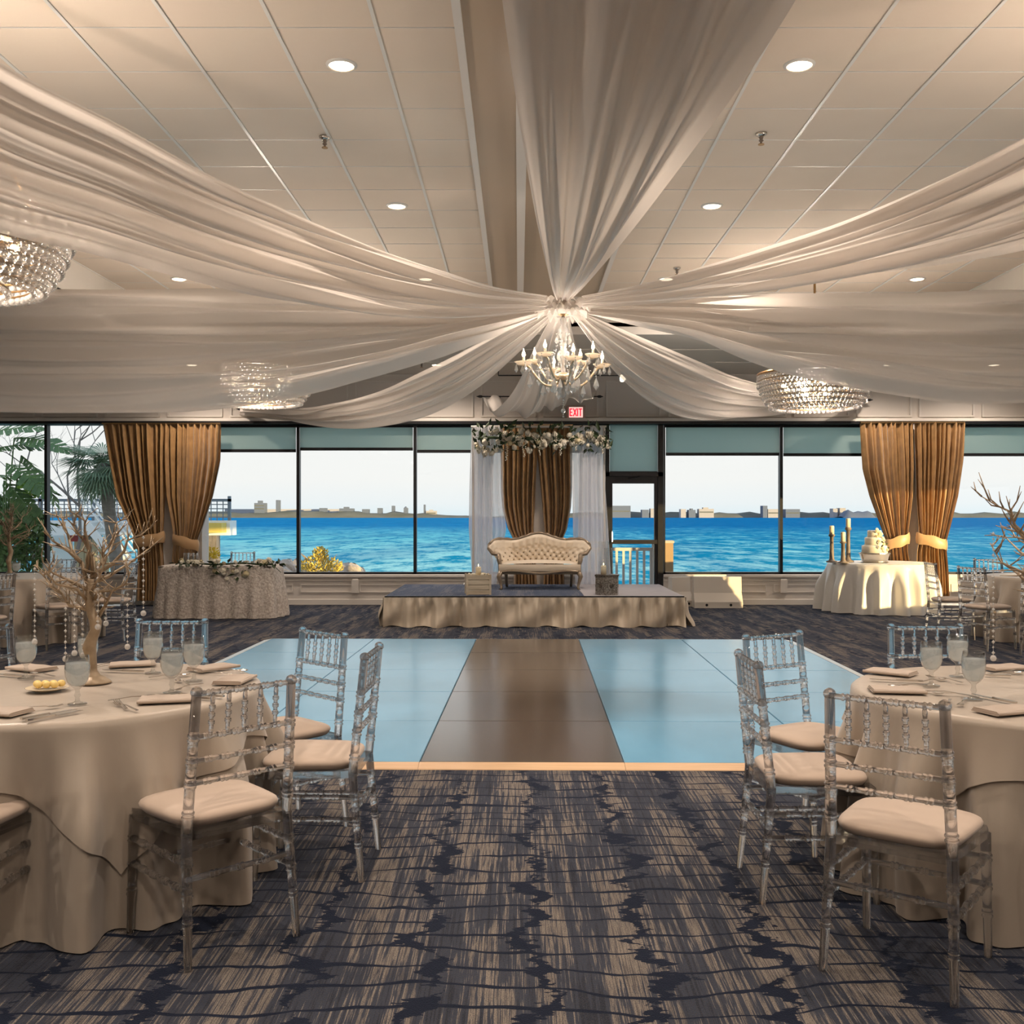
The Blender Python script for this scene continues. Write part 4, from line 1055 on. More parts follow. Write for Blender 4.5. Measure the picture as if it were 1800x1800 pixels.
drape('sheer drape sweeping from the chandelier up to the upper right', (4.4, 2.2), [(1024,520),(1150,495),(1300,455),(1500,390),(1650,325),(1800,247),(2050,90),(2300,-110)],
      [(1024,540),(1150,535),(1219,528),(1430,506),(1631,477),(1800,443),(2050,370),(2300,240)], -.2, 1.9, .06, (4.3,1.75,4.36))
drape('widest sheer drape running level to the left edge', (-5.1, 10.4), [(958,532),(800,540),(600,522),(300,508),(0,504),(-110,503)],
      [(958,552),(850,592),(700,642),(500,692),(300,716),(100,723),(0,721),(-110,712)], -.25, 3.1, .085)
drape('widest sheer drape running level to the right edge', (5.86, 10.4), [(1024,531),(1200,530),(1500,521),(1800,517),(1905,516)],
      [(1024,552),(1110,572),(1219,600),(1325,638),(1430,657),(1525,674),(1694,701),(1800,706),(1905,700)], .25, 4.4, .085)
drape('sheer drape sagging to the far wall left of the arch', (-4.68, 16.95), [(966,546),(900,575),(791,633),(660,691),(528,722),(422,719)],
      [(975,556),(950,580),(897,633),(823,691),(739,733),(633,749),(528,740),(422,722)], .2, 5.2, .05)
drape('sheer drape sagging to the far wall right of the arch', (5.79, 16.95), [(1018,546),(1114,588),(1219,633),(1298,667),(1400,690),(1525,701)],
      [(1006,556),(1050,623),(1103,681),(1167,723),(1230,741),(1325,735),(1404,722),(1525,705)], -.2, .9, .05)
# towards the camera
A = [Vector(p) for p in ((HX-.06,8.95,HZ+.02),(.25,8.2,3.36),(.12,6.9,3.44),(.0,5.6,3.63),(-.08,4.7,3.86),(-.15,3.7,4.12),(-.2,2.9,4.36))]
B = [Vector(p) for p in ((HX+.06,8.95,HZ+.02),(.56,8.2,3.38),(.80,6.9,3.48),(1.05,5.6,3.68),(1.24,4.7,3.90),(1.42,3.7,4.16),(1.5,2.9,4.38))]
surf(A, B, 'ceiling_drape', 'sheer drape rising overhead from the chandelier towards the viewer', 2.6, .06, .06)
# away from the camera
A = [Vector(p) for p in ((HX-.05,9.05,HZ-.02),(.10,10.6,3.12),(-.10,12.6,2.93),(-.38,14.8,2.98),(-.58,16.6,3.40))]
B = [Vector(p) for p in ((HX+.05,9.05,HZ-.02),(.58,10.6,3.28),(.83,12.6,3.27),(1.05,14.8,3.26),(1.25,16.6,3.50))]
surf(A, B, 'ceiling_drape', 'short sheer drape behind the chandelier running to the far wall', 1.3, .06, .10)
# gathered rosette
hb = thing('drape_hub', 'gathered fabric rosette where the ceiling drapes meet', 'rosette', (HX, HY, HZ-.06))
rr = random.Random(77)
for k in range(18):
    a = 2*PI*k/18+rr.uniform(-.15,.15); lay = k % 3; ca, sa = math.cos(a), math.sin(a); q0 = rr.uniform(0, 6); Lr = rr.uniform(.10, .15)
    def ruf(u, v):
        w_ = lerp(.02, .09, v)*(1 if lay else .8); t_ = (u-.5)*2
        r_ = .09+Lr*v; z = (lay-1)*.05+.05*math.sin(v*2.6)-.03*v+.028*v*math.sin(t_*7+q0)
        return (r_*ca-t_*w_*sa, r_*sa+t_*w_*ca, z)
    MB().grid(17, 8, ruf).build('ruffle', M['voile'], hb, smooth=True)
MB().lathe((0,0,-.04), (0,0,.07), [(0,.11),(.5,.16),(1,.10)], 20).build('ring', M['voile'], hb, smooth=True)
MB().tube([(0,0,.05),(0,0,ZC-.06-HZ+.06)], .008, 6).build('suspension_rod', M['brass'], hb)
# rods on the far wall
def rod(lab, pa, pb, py):
    Y = YW-.18; t = thing('drape_rod', lab, 'rod', (X_(pa, Y), Y, Z_(py, Y)), 0)
    L = X_(pb, Y)-X_(pa, Y)
    MB().tube([(0,0,0),(L,0,0)], .010, 8).build('pole', M['black'], t)
    for x, s_ in ((0,-1),(L,1)): MB().lathe((x,0,0), (x+s_*.10,0,0), [(0,.012),(.15,.022),(.5,.024),(.8,.01),(1,.004)], 8).build('finial', M['black'], t)
    for x in (L*.15, L*.85): MB().box(x-.012,x+.012,0,.19,-.012,.012).build('bracket', M['black'], t)
rod('thin black rod end left of the arch holding a drape', 426, 520, 719)
rod('thin black rod behind the central chandelier', 848, 1050, 697)
rod('thin black rod behind the right crystal chandelier', 1410, 1524, 703)
Y = 15.2; t = thing('track_light', 'thin black lighting track with a small spot under the lower ceiling', 'track light', (X_(876, Y), Y, Z_(660, Y)))
MB().tube([(0,0,0),(X_(1090,Y)-X_(876,Y),0,0)], .010, 6).build('track', M['black'], t)
for f in (0, .5, 1): MB().tube([(f*(X_(1090,Y)-X_(876,Y)),0,0),(f*(X_(1090,Y)-X_(876,Y)),0,ZL-Z_(660,Y))], .007, 6).build('hanger', M['black'], t)
MB().lathe((X_(1092,Y)-X_(876,Y),-.0,-.0), (X_(1092,Y)-X_(876,Y)+.02,-.05,-.07), [(0,.02),(1,.045)], 10).build('spot_head', M['lens'], t)
light('spot_lamp', 'SPOT', (X_(1092,Y)-X_(876,Y)+.02, -.10, -.10), 120, LAMP, t, .04, rot=Vector((-.9, .2, -1.9)).to_track_quat('-Z', 'Y').to_euler(), spot=math.radians(110), blend=1.0)

# ------------------------------------------------------------------ candelabra chandelier
CZ = Z_(548, 9)
ch = thing('candle_chandelier', 'crystal candle chandelier hanging below the drape rosette', 'chandelier', (HX, HY, CZ-.86))
def cz(py): return Z_(py, 9)-(CZ-.86)
MB().lathe((0,0,cz(556)), (0,0,cz(546)), [(0,.02),(.3,.05),(.7,.06),(1,.03)], 14).build('canopy', M['brass'], ch, smooth=True)
MB().lathe((0,0,cz(700)), (0,0,cz(556)), [(0,.01),(.05,.03),(.1,.012),(.2,.05),(.27,.055),(.3,.02),(.42,.025),(.5,.06),(.56,.05),(.6,.02),(.66,.035),(.7,.015),(.78,.05),(.84,.045),(.9,.02),(.96,.028),(1,.01)], 14).build('baluster', M['drop'], ch, smooth=True)
MB().tube([(0,0,cz(700)),(0,0,cz(552))], .006, 6).build('stem_rod', M['brass'], ch)
dropm = {}
for nm, r_, h_ in (('small', .017, .036), ('large', .026, .056)):
    m_ = MB(); m_.lathe((0,0,-2*h_), (0,0,0), [(0,.002),(.3,r_),(.55,r_*.75),(1,.002)], 6); m_.octa((0,0,.012), .008, .01); dropm[nm] = m_.mesh('crystal_drop'); dropm[nm].materials.append(M['drop'])
arm_m = MB().tube([(.355*(k/20)**.9, 0, cz(668)+(cz(645)-cz(668))*sm(k/20)**1.5-.075*math.sin(PI*min(1,k/17))) for k in range(21)]+[(.355,0,cz(645)+.01)], .0115, 8).mesh('arm', True); arm_m.materials.append(M['pgold'])
bob_m = MB().lathe((0,0,0), (0,0,.035), [(0,.012),(.3,.055),(.8,.075),(1,.082),(.85,.066)], 14).mesh('bobeche', True); bob_m.materials.append(through(translucent(mat('opal_glass', (.85,.72,.55), .2), .5, (.95,.82,.64)), .2))
can_m = MB().lathe((0,0,.01), (0,0,.075), [(0,.013),(1,.012)], 10).mesh('candle_sleeve', True); can_m.materials.append(M['ivory'])
blb_m = MB().lathe((0,0,.075), (0,0,.15), [(0,.008),(.25,.017),(.45,.015),(.75,.006),(1,.001)], 10).mesh('bulb', True); blb_m.materials.append(M['bulb'])
for k in range(8):
    a = 2*PI*k/8+.2; ar = obj('arm', arm_m, None, ch, (0,0,0), a)
    lift = .0 if k % 2 == 0 else .05; rad = .355 if k % 2 == 0 else .30
    ar.scale = (rad/.355, 1, 1); ar.location.z = lift
    for nm, q in (('bobeche', bob_m), ('candle_sleeve', can_m), ('bulb', blb_m)): 
        o = obj(nm, q, None, ar, (.355, 0, cz(645)))
    light('bulb_light', 'POINT', (.355, 0, cz(645)+.17), P_ARM, LAMP, ar, .02)
    for j in range(4):
        b_ = PI/2*j; obj('crystal_drop', dropm['small'], None, ar, (.355+.066*math.cos(b_), .066*math.sin(b_), cz(645)+.01))
    obj('crystal_drop', dropm['large'], None, ar, (.18, 0, cz(674)-.01)); obj('crystal_drop', dropm['large'], None, ar, (.30, 0, cz(658)-.02))
for k in range(10):
    a = 2*PI*k/10; obj('crystal_drop', dropm['large'], None, ch, (.10*math.cos(a), .10*math.sin(a), cz(664)-.02)); obj('crystal_drop', dropm['small'], None, ch, (.06*math.cos(a), .06*math.sin(a), cz(590)))
    m_ = MB()
    for j in range(14):
        f = j/13; rr_ = lerp(.05, .24, f); m_.octa((rr_*math.cos(a), rr_*math.sin(a), lerp(cz(600), cz(652), f)-.09*math.sin(PI*f)), .0075, .0085)
    m_.build('bead_swag', M['drop'], ch)['kind'] = 'stuff'
MB().lathe((0,0,cz(672)), (0,0,cz(655)), [(0,.03),(.4,.09),(.8,.075),(1,.03)], 16).build('hub_bowl', M['pgold'], ch, smooth=True)
m_ = MB()
for j in range(8): m_.octa((0,0,cz(704)-j*.02), .009, .009)
m_.ball((0,0,cz(722)), .02, 8, 6); m_.build('finial_drop', M['drop'], ch)

# ------------------------------------------------------------------ crystal drum chandeliers
def crystal_chandelier():
    t = thing('crystal_chandelier', '', 'chandelier', (0,0,0), 0, 'tiered crystal drum chandeliers')
    rim = MB(); rim.tube([(.60*math.cos(2*PI*k/48), .60*math.sin(2*PI*k/48), .40) for k in range(49)], .018, 6); rim.build('rim', M['brass'], t)
    tiers = [(.60,.375,2),(.60,.305,2),(.575,.24,2),(.55,.18,2),(.515,.125,2),(.475,.075,2),(.42,.03,1),(.30,.015,1)]
    for r_, z, rows in tiers:
        m_ = MB(); n = int(2*PI*r_/.048)
        for row in range(rows):
            for k in range(n):
                a = 2*PI*(k+.5*row)/n; m_.ball((r_*math.cos(a), r_*math.sin(a), z-row*.036), .0205, 6, 4)
        o = m_.build('bead_tier', M['bead'], t, smooth=True); o['kind'] = 'stuff'
        w_ = MB(); w_.tube([(r_*math.cos(2*PI*k/40), r_*math.sin(2*PI*k/40), z+.024) for k in range(41)], .006, 5); w_.build('tier_ring', M['brass'], t)
    b_ = MB().ball((0,0,0), .026, 8, 6).mesh('bulb', True); b_.materials.append(M['bulb'])
    for k in range(8):
        a = 2*PI*k/8; obj('bulb', b_, None, t, (.34*math.cos(a), .34*math.sin(a), .27))
    for k in range(4):
        a = 2*PI*k/4+.4; obj('bulb', b_, None, t, (.15*math.cos(a), .15*math.sin(a), .2))
    for k in range(3):
        a = 2*PI*k/3+.3; MB().tube([(.55*math.cos(a), .55*math.sin(a), .41), (.05*math.cos(a), .05*math.sin(a), ZL-2.62+.0)], .006, 5).build('suspension_cable', M['brass'], t)
    MB().tube([(0,0,ZL-2.62-.02),(0,0,ZC-2.62)], .012, 6).build('stem', M['brass'], t)
    MB().lathe((0,0,ZC-2.62-.05), (0,0,ZC-2.62), [(0,.03),(.5,.07),(1,.08)], 14).build('canopy', M['brass'], t)
    for z_ in (.19, .34): light('chandelier_light', 'POINT', (0, 0, z_), P_CRYS/2, LAMP, t, .05)
    return t
cc = crystal_chandelier(); cc.location = (X_(1432, 11.7), 11.7, 2.69); cc.scale = (1.05,)*3; cc['label'] = 'tiered crystal drum chandelier glowing below the right drape'
dup(cc, (X_(452, 11.7), 11.7, 2.74), .3, 'tiered crystal drum chandelier mostly hidden behind the left drape')
dup(cc, (-3.02, 5.35, 2.66), .7, 'large crystal drum chandelier cut off by the left edge')
dup(cc, (3.75, 5.35, 2.66), .5, 'crystal drum chandelier just outside the right edge')

# ------------------------------------------------------------------ downlights and sprinklers
rim_m = MB().lathe((0,0,-.012), (0,0,.004), [(0,.082),(.4,.10),(1,.104)], 24, False).mesh('rim', True); rim_m.materials.append(M['grid'])
lens_m = MB().lathe((0,0,-.010), (0,0,-.004), [(0,.074),(1,.082)], 24).mesh('lens'); lens_m.materials.append(M['lens'])
def downlight(x, y, z, lab, power):
    t = thing('downlight', lab, 'light', (x, y, z), 0, 'recessed ceiling downlights')
    obj('rim', rim_m, None, t); obj('lens', lens_m, None, t)
    light('lamp', 'SPOT', (0,0,-.03), power, LAMP, t, .05, spot=math.radians(155), blend=.9)
names = {(0,1): 'upper left', (1,1): 'upper right', (0,2): 'middle left', (1,2): 'middle right'}
GX = (-4.2, -1.152, 1.822, 4.92); GY = (-2.4, .6, 3.62, 6.65, 9.67, 12.65)
dl_lab = {(1,3): 'lit round downlight at top left above the left sprinkler', (2,3): 'lit round downlight at top right above the right sprinkler',
          (1,4): 'lit round downlight left of the ceiling beam, second from top', (2,4): 'lit round downlight right of the front drape, second from top',
          (1,5): 'downlight glowing through the upper left drape near the rosette', (2,5): 'small lit downlight just above the right drape near the rosette',
          (0,5): 'small lit downlight under the upper left drape', (3,5): 'small lit downlight between the two right drapes'}
for i, x in enumerate(GX):
    for j, y in enumerate(GY):
        if i in (0, 3) and j == 4: continue
        downlight(x, y, ZC, dl_lab.get((i, j), 'recessed ceiling downlight outside the picture edge'), P_DOWN*(.35 if j == 5 else 1.1))
for px_, lab in ((337, 'lower ceiling downlight behind the widest left drape'), (768, 'lower ceiling downlight left of the central chandelier'), (1562, 'lower ceiling downlight behind the widest right drape'), (1747, 'lower ceiling downlight at far right behind the drape')):
    downlight(X_(px_, 16.1), 16.1, ZL, lab, P_DOWN*1.0)
def sprinkler(x, y, z, lab):
    t = thing('sprinkler', lab, 'sprinkler', (x, y, z), 0, 'ceiling sprinklers')
    MB().lathe((0,0,0), (0,0,-.03), [(0,.045),(.5,.042),(1,.022)], 14).build('escutcheon', M['silver'], t, smooth=True)
    MB().lathe((0,0,-.03), (0,0,-.085), [(0,.018),(.4,.012),(.5,.02),(.7,.008),(1,.009)], 8).build('body', M['holder'], t)
    MB().lathe((0,0,-.085), (0,0,-.09), [(0,.024),(1,.024)], 10).build('deflector', M['brass'], t)
for a, b_, lab in ((571, 240, 'sprinkler head on the ceiling left of the beam'), (1338, 234, 'sprinkler head on the right ceiling between two downlights'), (1190, 470, 'small sprinkler head right of the rosette above the right drape')):
    Y = 2.93*1800/(907-b_); sprinkler(X_(a, Y), Y, ZC, lab)
sprinkler(X_(741, 15.8), 15.8, ZL, 'sprinkler head on the lower ceiling left of the central chandelier')

# ------------------------------------------------------------------ chairs
def bamboo(m, p0, p1, r0, r1, rings, seg=10, rb=.0035):
    prof = [(0, r0)]; L = (Vector(p1)-Vector(p0)).length
    for t_ in rings:
        d = .006/L; r_ = lerp(r0, r1, t_)
        for s_ in (-1.3, 1.3):
            c = t_+s_*d; prof += [(c-d*.9, r_), (c-d*.5, r_+rb), (c+d*.5, r_+rb), (c+d*.9, r_)]
    prof.append((1, r1)); prof = [(min(1, max(0, a)), b_) for a, b_ in prof]
    return m.lathe(p0, p1, prof, seg)
def make_chair():
    t = thing('chiavari_chair', '', 'chair', (0,0,0), 0, 'clear acrylic ballroom chairs'); A_ = M['acrylic']
    def post(s_, z): # back post centre line
        tab = [(0, (.205,-.235)), (.44, (.19,-.195)), (.93, (.178,-.245))]
        return Vector((s_*pw([(a, b_[0]) for a, b_ in tab], z), pw([(a, b_[1]) for a, b_ in tab], z), z))
    for s_ in (-1, 1):
        m = MB(); bamboo(m, post(s_, 0), post(s_, .44), .0135, .0185, [.34, .55, .78], 10)
        bamboo(m, post(s_, .435), post(s_, .905), .0185, .0165, [.14, .36, .52, .69], 10)
        m.lathe(post(s_, .90), post(s_, .93), [(0,.0165),(.2,.0205),(.5,.0205),(.8,.016),(1,.006)], 10)
        m.build('back_post', A_, t, smooth=True)
        m = MB(); bamboo(m, (s_*.205,.205,0), (s_*.20,.185,.425), .013, .018, [.35, .57, .8], 10); m.build('front_leg', A_, t, smooth=True)
    for z, n in ((.905, 6), (.76, 6), (.68, 5), (.605, 5)):
        m = MB(); bamboo(m, post(-1, z), post(1, z), .0095, .0095, [(k+1)/(n+1) for k in range(n)], 8, .003); m.build('back_rail', A_, t, smooth=True)
    for k in range(5):
        f = (k+1)/6; a = post(-1, .905).lerp(post(1, .905), f); b_ = post(-1, .76).lerp(post(1, .76), f)
        m = MB(); prof = [(0,.005),(.14,.0085)]
        for c in (.34, .52, .70): prof += [(c-.05,.0075),(c-.035,.0115),(c-.005,.0115),(c,.008),(c+.01,.0115),(c+.035,.0115),(c+.05,.0075)]
        prof += [(.88,.008),(1,.005)]
        m.lathe(a, b_, prof, 8); m.build('spindle', A_, t, smooth=True)
    for s_ in (-1, 1):
        for z in (.34, .25):
            m = MB(); bamboo(m, post(s_, z), (s_*.202, .19, z), .0105, .0105, [.2, .4, .6, .8], 8); m.build('side_stretcher', A_, t, smooth=True)
    for z in (.34, .25):
        m = MB(); bamboo(m, (-.202,.19,z), (.202,.19,z), .0105, .0105, [.25, .5, .75], 8); m.build('front_stretcher', A_, t, smooth=True)
    m = MB(); bamboo(m, post(-1, .29), post(1, .29), .0105, .0105, [.25, .5, .75], 8); m.build('back_stretcher', A_, t, smooth=True)
    fr = [(-.18,-.205),(.18,-.205),(.195,-.1),(.215,.16),(.20,.205),(-.20,.205),(-.215,.16),(-.195,-.1)]
    MB().prism(fr, .415, .445).build('seat_frame', A_, t)
    def cf(u, v):
        th = 2*PI*u; c, s_ = math.cos(th), math.sin(th)
        e_ = .42; qx = math.copysign(abs(c)**e_, c); qy = math.copysign(abs(s_)**e_, s_)
        w_ = .205+.012*qy; 
        if v < .5: k = math.sin(v*2*PI/2)**.45; z = .447+.024*(1-math.cos(v*2*PI/2)) ; z = .447+.026*(v*2)
        else: k = max(.0, math.cos((v-.5)*PI))**.5; z = .473+.030*math.sin((v-.5)*PI)
        k = min(1.0, k) if v >= .5 else .93+.07*math.sin(v*PI)
        return (qx*w_*k, qy*.195*k, z)
    cu = MB().grid(44, 13, cf, True); n0 = len(cu.v)
    cu.f.append(tuple(i*13 for i in range(43, -1, -1)))
    cu.build('cushion', M['cushion'], t, smooth=True)
    return t
chair0 = make_chair(); first = [True]
def chair(x, y, fx, fy, lab, s=1):
    rz = math.atan2(-fx, fy)
    if first[0]:
        first[0] = False; chair0.location = (x, y, 0); chair0.rotation_euler = (0,0,rz); chair0['label'] = lab; return chair0
    return dup(chair0, (x, y, 0), rz, lab)
chair(-1.10, 3.66, -.70, .715, 'clear acrylic chair nearest the viewer at the left table')
chair(-.87, 4.385, -1, .03, 'clear acrylic chair at the right side of the left table')
chair(-1.14, 4.90, -.70, -.71, 'clear acrylic chair beside the dance floor behind the left table')
chair(-1.895, 5.37, 0.02, -1, 'clear acrylic chair on the far side of the left table')
chair(-1.94, 3.50, .10, 1, 'clear acrylic chair cut off by the lower left edge')
chair(-2.62, 5.06, .71, -.71, 'clear acrylic chair cut off by the left edge behind the table')
chair(1.30, 3.42, .60, .80, 'clear acrylic chair nearest the viewer at the right table')
chair(1.17, 4.14, 1, .0, 'clear acrylic chair at the left side of the right table')
chair(1.36, 4.76, .52, -.85, 'clear acrylic chair beside the dance floor behind the right table')
chair(2.12, 5.10, .0, -1, 'clear acrylic chair on the far side of the right table')
chair(-5.22, 11.6, -.70, .73, 'clear chair in front of the far left table')
chair(-4.93, 12.4, -1, .0, 'clear chair at the right side of the far left table')
chair(-6.0, 13.35, 0, -1, 'clear chair behind the far left table')
chair(-5.36, 10.2, -.95, .2, 'clear chair at left edge in front of the far left table')
chair(5.28, 11.55, .91, .42, 'clear chair beside the strand of crystals at far right')
chair(5.27, 12.5, .98, -.05, 'clear chair closest to the gold curtain at far right')
chair(6.25, 13.4, 0, -1, 'clear chair behind the far right table')
chair(5.66, 11.05, .5, .86, 'clear chair cut off by the right edge at the far table')
chair(X_(418, 15.9), 15.95, 0, -1, 'clear chair behind the lace covered table')

# ------------------------------------------------------------------ round tables with two cloths
TH = .765
def skirt_r(th, t_, ph, R0, flare, nf):
    a = math.sin(nf*th+ph[0]+1.1*math.sin(2*th+ph[1])); b_ = math.sin(round(nf*1.7)*th+ph[2]); c = math.sin(3*th+ph[3]); d = math.sin(round(nf*.55)*th+ph[4]+1.5*t_)
    f = .5+.5*a; f = f*f*(3-2*f)
    return R0+.006+flare*t_+(.115*(f-.3)+.02*b_+.012*c+.035*d)*sm(t_*1.9)
def cloth_mb(R0, ztop, zbot, ph, flare=.035, nf=17, nth=360, lift=0, hem=None, thick=.0):
    m = MB(); rings = []
    prof = [(.0, 0), (.5, 0), (.96, 0), (.985, -.002), (1.0, -.010)]
    vs = []; nv = 0; rows = []
    for rr_, dz in prof[1:]: rows.append([( (R0*rr_+lift)*math.cos(2*PI*k/nth), (R0*rr_+lift)*math.sin(2*PI*k/nth), ztop+dz+lift) for k in range(nth)])
    for j in range(1, 25):
        t_ = j/24; row = []
        for k in range(nth):
            th = 2*PI*k/nth; zb = hem(th) if hem else zbot
            z = lerp(ztop-.010+lift, zb, t_); tt = (ztop-z)/(ztop)   # share of the full drop
            r_ = skirt_r(th, tt, ph, R0, flare, nf)+lift*(1+2.5*t_)
            row.append((r_*math.cos(th), r_*math.sin(th), z))
        rows.append(row)
    vs = [(0,0,ztop+lift)]+[p for r_ in rows for p in r_]
    fs = [(0, 1+k, 1+(k+1)%nth) for k in range(nth)]
    for i in range(len(rows)-1):
        for k in range(nth):
            k2 = (k+1) % nth; fs.append((1+i*nth+k, 1+(i+1)*nth+k, 1+(i+1)*nth+k2, 1+i*nth+k2))
    return m.add(vs, fs)
def round_table(x, y, lab, seed, overlay_rot=None, olab=None, R0=.762):
    rr = random.Random(seed); ph = [rr.uniform(0, 6.28) for _ in range(5)]
    t = thing('round_table', lab, 'table', (x, y, 0), 0, 'round banquet tables')
    MB().lathe((0,0,TH-.035), (0,0,TH-.006), [(0,R0-.01),(1,R0-.006)], 48).build('tabletop', M['holder'], t)
    for k in range(4):
        a = PI/2*k+.4; MB().tube([(.45*math.cos(a),.45*math.sin(a),0),(.45*math.cos(a),.45*math.sin(a),TH-.03)], .016, 8).build('leg', M['black'], t)
    c = cloth_mb(R0, TH-.004, .006, ph).build('tablecloth', M['cloth'], None, smooth=True, loc=(x, y, 0))
    tag(c, 'floor length champagne satin cloth on the '+lab.split('round ')[-1] if 0 else olab[0], 'tablecloth', 'champagne tablecloths')
    if overlay_rot is not None:
        S = .965   # half side of the square overlay
        def hem(th):
            q = (th-overlay_rot) % (PI/2)-PI/4; reach = S/math.cos(q if abs(q) < PI/4 else PI/4)
            return max(.16, TH-(reach-R0)*.95-.015*math.sin(9*th))
        o = cloth_mb(R0, TH-.004, .3, ph, lift=.004, hem=hem).build('overlay_cloth', M['overlay'], None, smooth=True, loc=(x, y, 0))
        tag(o, olab[1], 'tablecloth', 'champagne overlay cloths')
LT = (-1.88, 4.32); RT = (2.18, 4.22)
round_table(*LT, 'round banquet table at the left front under champagne cloths', 3, math.radians(35), ('floor length champagne cloth on the left front table', 'champagne satin overlay draped over the left front table'))
round_table(*RT, 'round banquet table at the right front under champagne cloths', 8, math.radians(20), ('floor length champagne cloth on the right front table', 'champagne satin overlay draped over the right front table'))
round_table(-6.0, 12.4, 'round banquet table by the far left windows', 5, math.radians(20), ('floor length champagne cloth on the far left table', 'champagne overlay on the far left table'))
round_table(6.48, 12.4, 'round banquet table by the far right windows', 6, math.radians(30), ('floor length champagne cloth on the far right table', 'champagne overlay on the far right table'))

# cake table
CT = (5.68, 16.12)
t = thing('cake_table', 'round cake table near the right gold curtains', 'table', (*CT, 0))
MB().lathe((0,0,TH-.035), (0,0,TH-.006), [(0,.77),(1,.775)], 40).build('tabletop', M['holder'], t)
MB().lathe((0,0,0), (0,0,TH-.03), [(0,.3),(.06,.28),(.1,.04),(1,.04)], 16).build('pedestal', M['black'], t)
rr = random.Random(9); ph = [rr.uniform(0,6.28) for _ in range(5)]
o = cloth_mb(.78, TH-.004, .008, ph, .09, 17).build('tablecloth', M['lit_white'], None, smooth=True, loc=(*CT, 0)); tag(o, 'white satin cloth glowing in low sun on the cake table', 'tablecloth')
TZ = TH+.003
def candlestick(lab, pa, y_top, y_hold, Y):
    x = X_(pa, Y); zt = Z_(y_top, Y)-TZ; zh = Z_(y_hold, Y)-TZ
    t = thing('candlestick', lab, 'candle holder', (x, Y, TZ), 0, 'wooden candlesticks on the cake table')
    MB().lathe((0,0,0), (0,0,zh), [(0,.085),(.04,.085),(.07,.05),(.12,.038),(.5,.030),(.9,.028),(.93,.045),(.97,.05),(1,.042)], 14).build('column', M['holder'], t, smooth=True)
    c = thing('pillar_candle', lab.split(' wooden')[0]+' ivory pillar candle on its wooden candlestick', 'candle', (x, Y, TZ+zh), 0, 'ivory candles on the cake table')
    MB().lathe((0,0,0), (0,0,zt-zh), [(0,.036),(.92,.036),(.98,.032),(1,.02)], 14).build('wax', M['ivory'], c, smooth=True)
    MB().tube([(0,0,zt-zh-.01),(0,0,zt-zh+.02)], .002, 5).build('wick', M['black'], c)
candlestick('leftmost wooden candlestick on the cake table', 1462, 924, 939, 15.95)
candlestick('shortest wooden candlestick on the cake table', 1482, 935, 952, 15.75)
candlestick('tallest wooden candlestick on the cake table', 1491, 911, 927, 16.05)
Y = 15.95
t = thing('cake_stand', 'round silver stand under the cake', 'cake stand', (X_(1537, Y), Y, TZ))
MB().lathe((0,0,0), (0,0,.15), [(0,.20),(.06,.21),(.10,.19),(.12,.19),(.85,.225),(.9,.24),(1,.24)], 32).build('drum', M['silver'], t, smooth=False)
t = thing('wedding_cake', 'three tier white wedding cake with cream roses', 'cake', (X_(1537, Y), Y, TZ+.15))
z = 0
for r_, h_ in ((.19,.115),(.145,.125),(.105,.11)):
    MB().lathe((0,0,z), (0,0,z+h_), [(0,r_),(.9,r_),(.97,r_-.006),(1,r_-.02)], 32).build('tier', M['icing'], t, smooth=True)
    MB().tube([((r_+.003)*math.cos(2*PI*k/40), (r_+.003)*math.sin(2*PI*k/40), z+.008) for k in range(41)], .008, 6).build('piping', M['icing'], t, smooth=True)
    z += h_
for k in range(16):
    f = k/15; a = -1.1+.5*math.sin(k*1.7); zz = lerp(.03, .36, f); r_ = .195 if zz < .115 else .15 if zz < .24 else .11 if zz < .34 else .05
    obj('flower', roses[0 if k % 3 else 1], None, t, (r_*math.cos(a), r_*math.sin(a), zz), rot=(1.2, 0, a+PI/2), scale=.034)
    if k % 2: obj('leaf', leafm[0], None, t, (r_*math.cos(a+.15), r_*math.sin(a+.15), zz), rot=(1.0, .3*k, a), scale=.7)

# sweetheart table with lace cloth
ST = (X_(388, 15.2), 15.25)
t = thing('sweetheart_table', 'oblong table for two left of the stage', 'table', (*ST, 0))
MB().bevbox(-.82,.82,-.36,.36,TH-.03,TH-.004,.006).build('tabletop', M['holder'], t)
for a in (-.7,.7):
    for b_ in (-.28,.28): MB().tube([(a,b_,0),(a,b_,TH-.02)], .018, 8).build('leg', M['black'], t)
def rrect(s_, hw, hd, r_):
    seg = [2*(hw-r_), PI/2*r_, 2*(hd-r_), PI/2*r_]*2; tot = sum(seg); d = (s_ % 1)*tot
    cs = [(hw-r_, -hd, -(hw-r_)*2, 0)]
    pts = [((-(hw-r_), -hd), (1, 0), 0), ((hw-r_, -(hd-r_)), None, -PI/2), ((hw, -(hd-r_)), (0, 1), 0), ((hw-r_, hd-r_), None, 0), ((hw-r_, hd), (-1, 0), 0), ((-(hw-r_), hd-r_), None, PI/2), ((-hw, hd-r_), (0, -1), 0), ((-(hw-r_), -(hd-r_)), None, PI)]
    for k in range(8):
        if d <= seg[k]+1e-9 or k == 7:
            p, dr, a0 = pts[k]
            if dr: return (p[0]+dr[0]*d, p[1]+dr[1]*d), (dr[1], -dr[0])
            a = a0+d/r_; return (p[0]+r_*math.cos(a), p[1]+r_*math.sin(a)), (math.cos(a), math.sin(a))
        d -= seg[k]
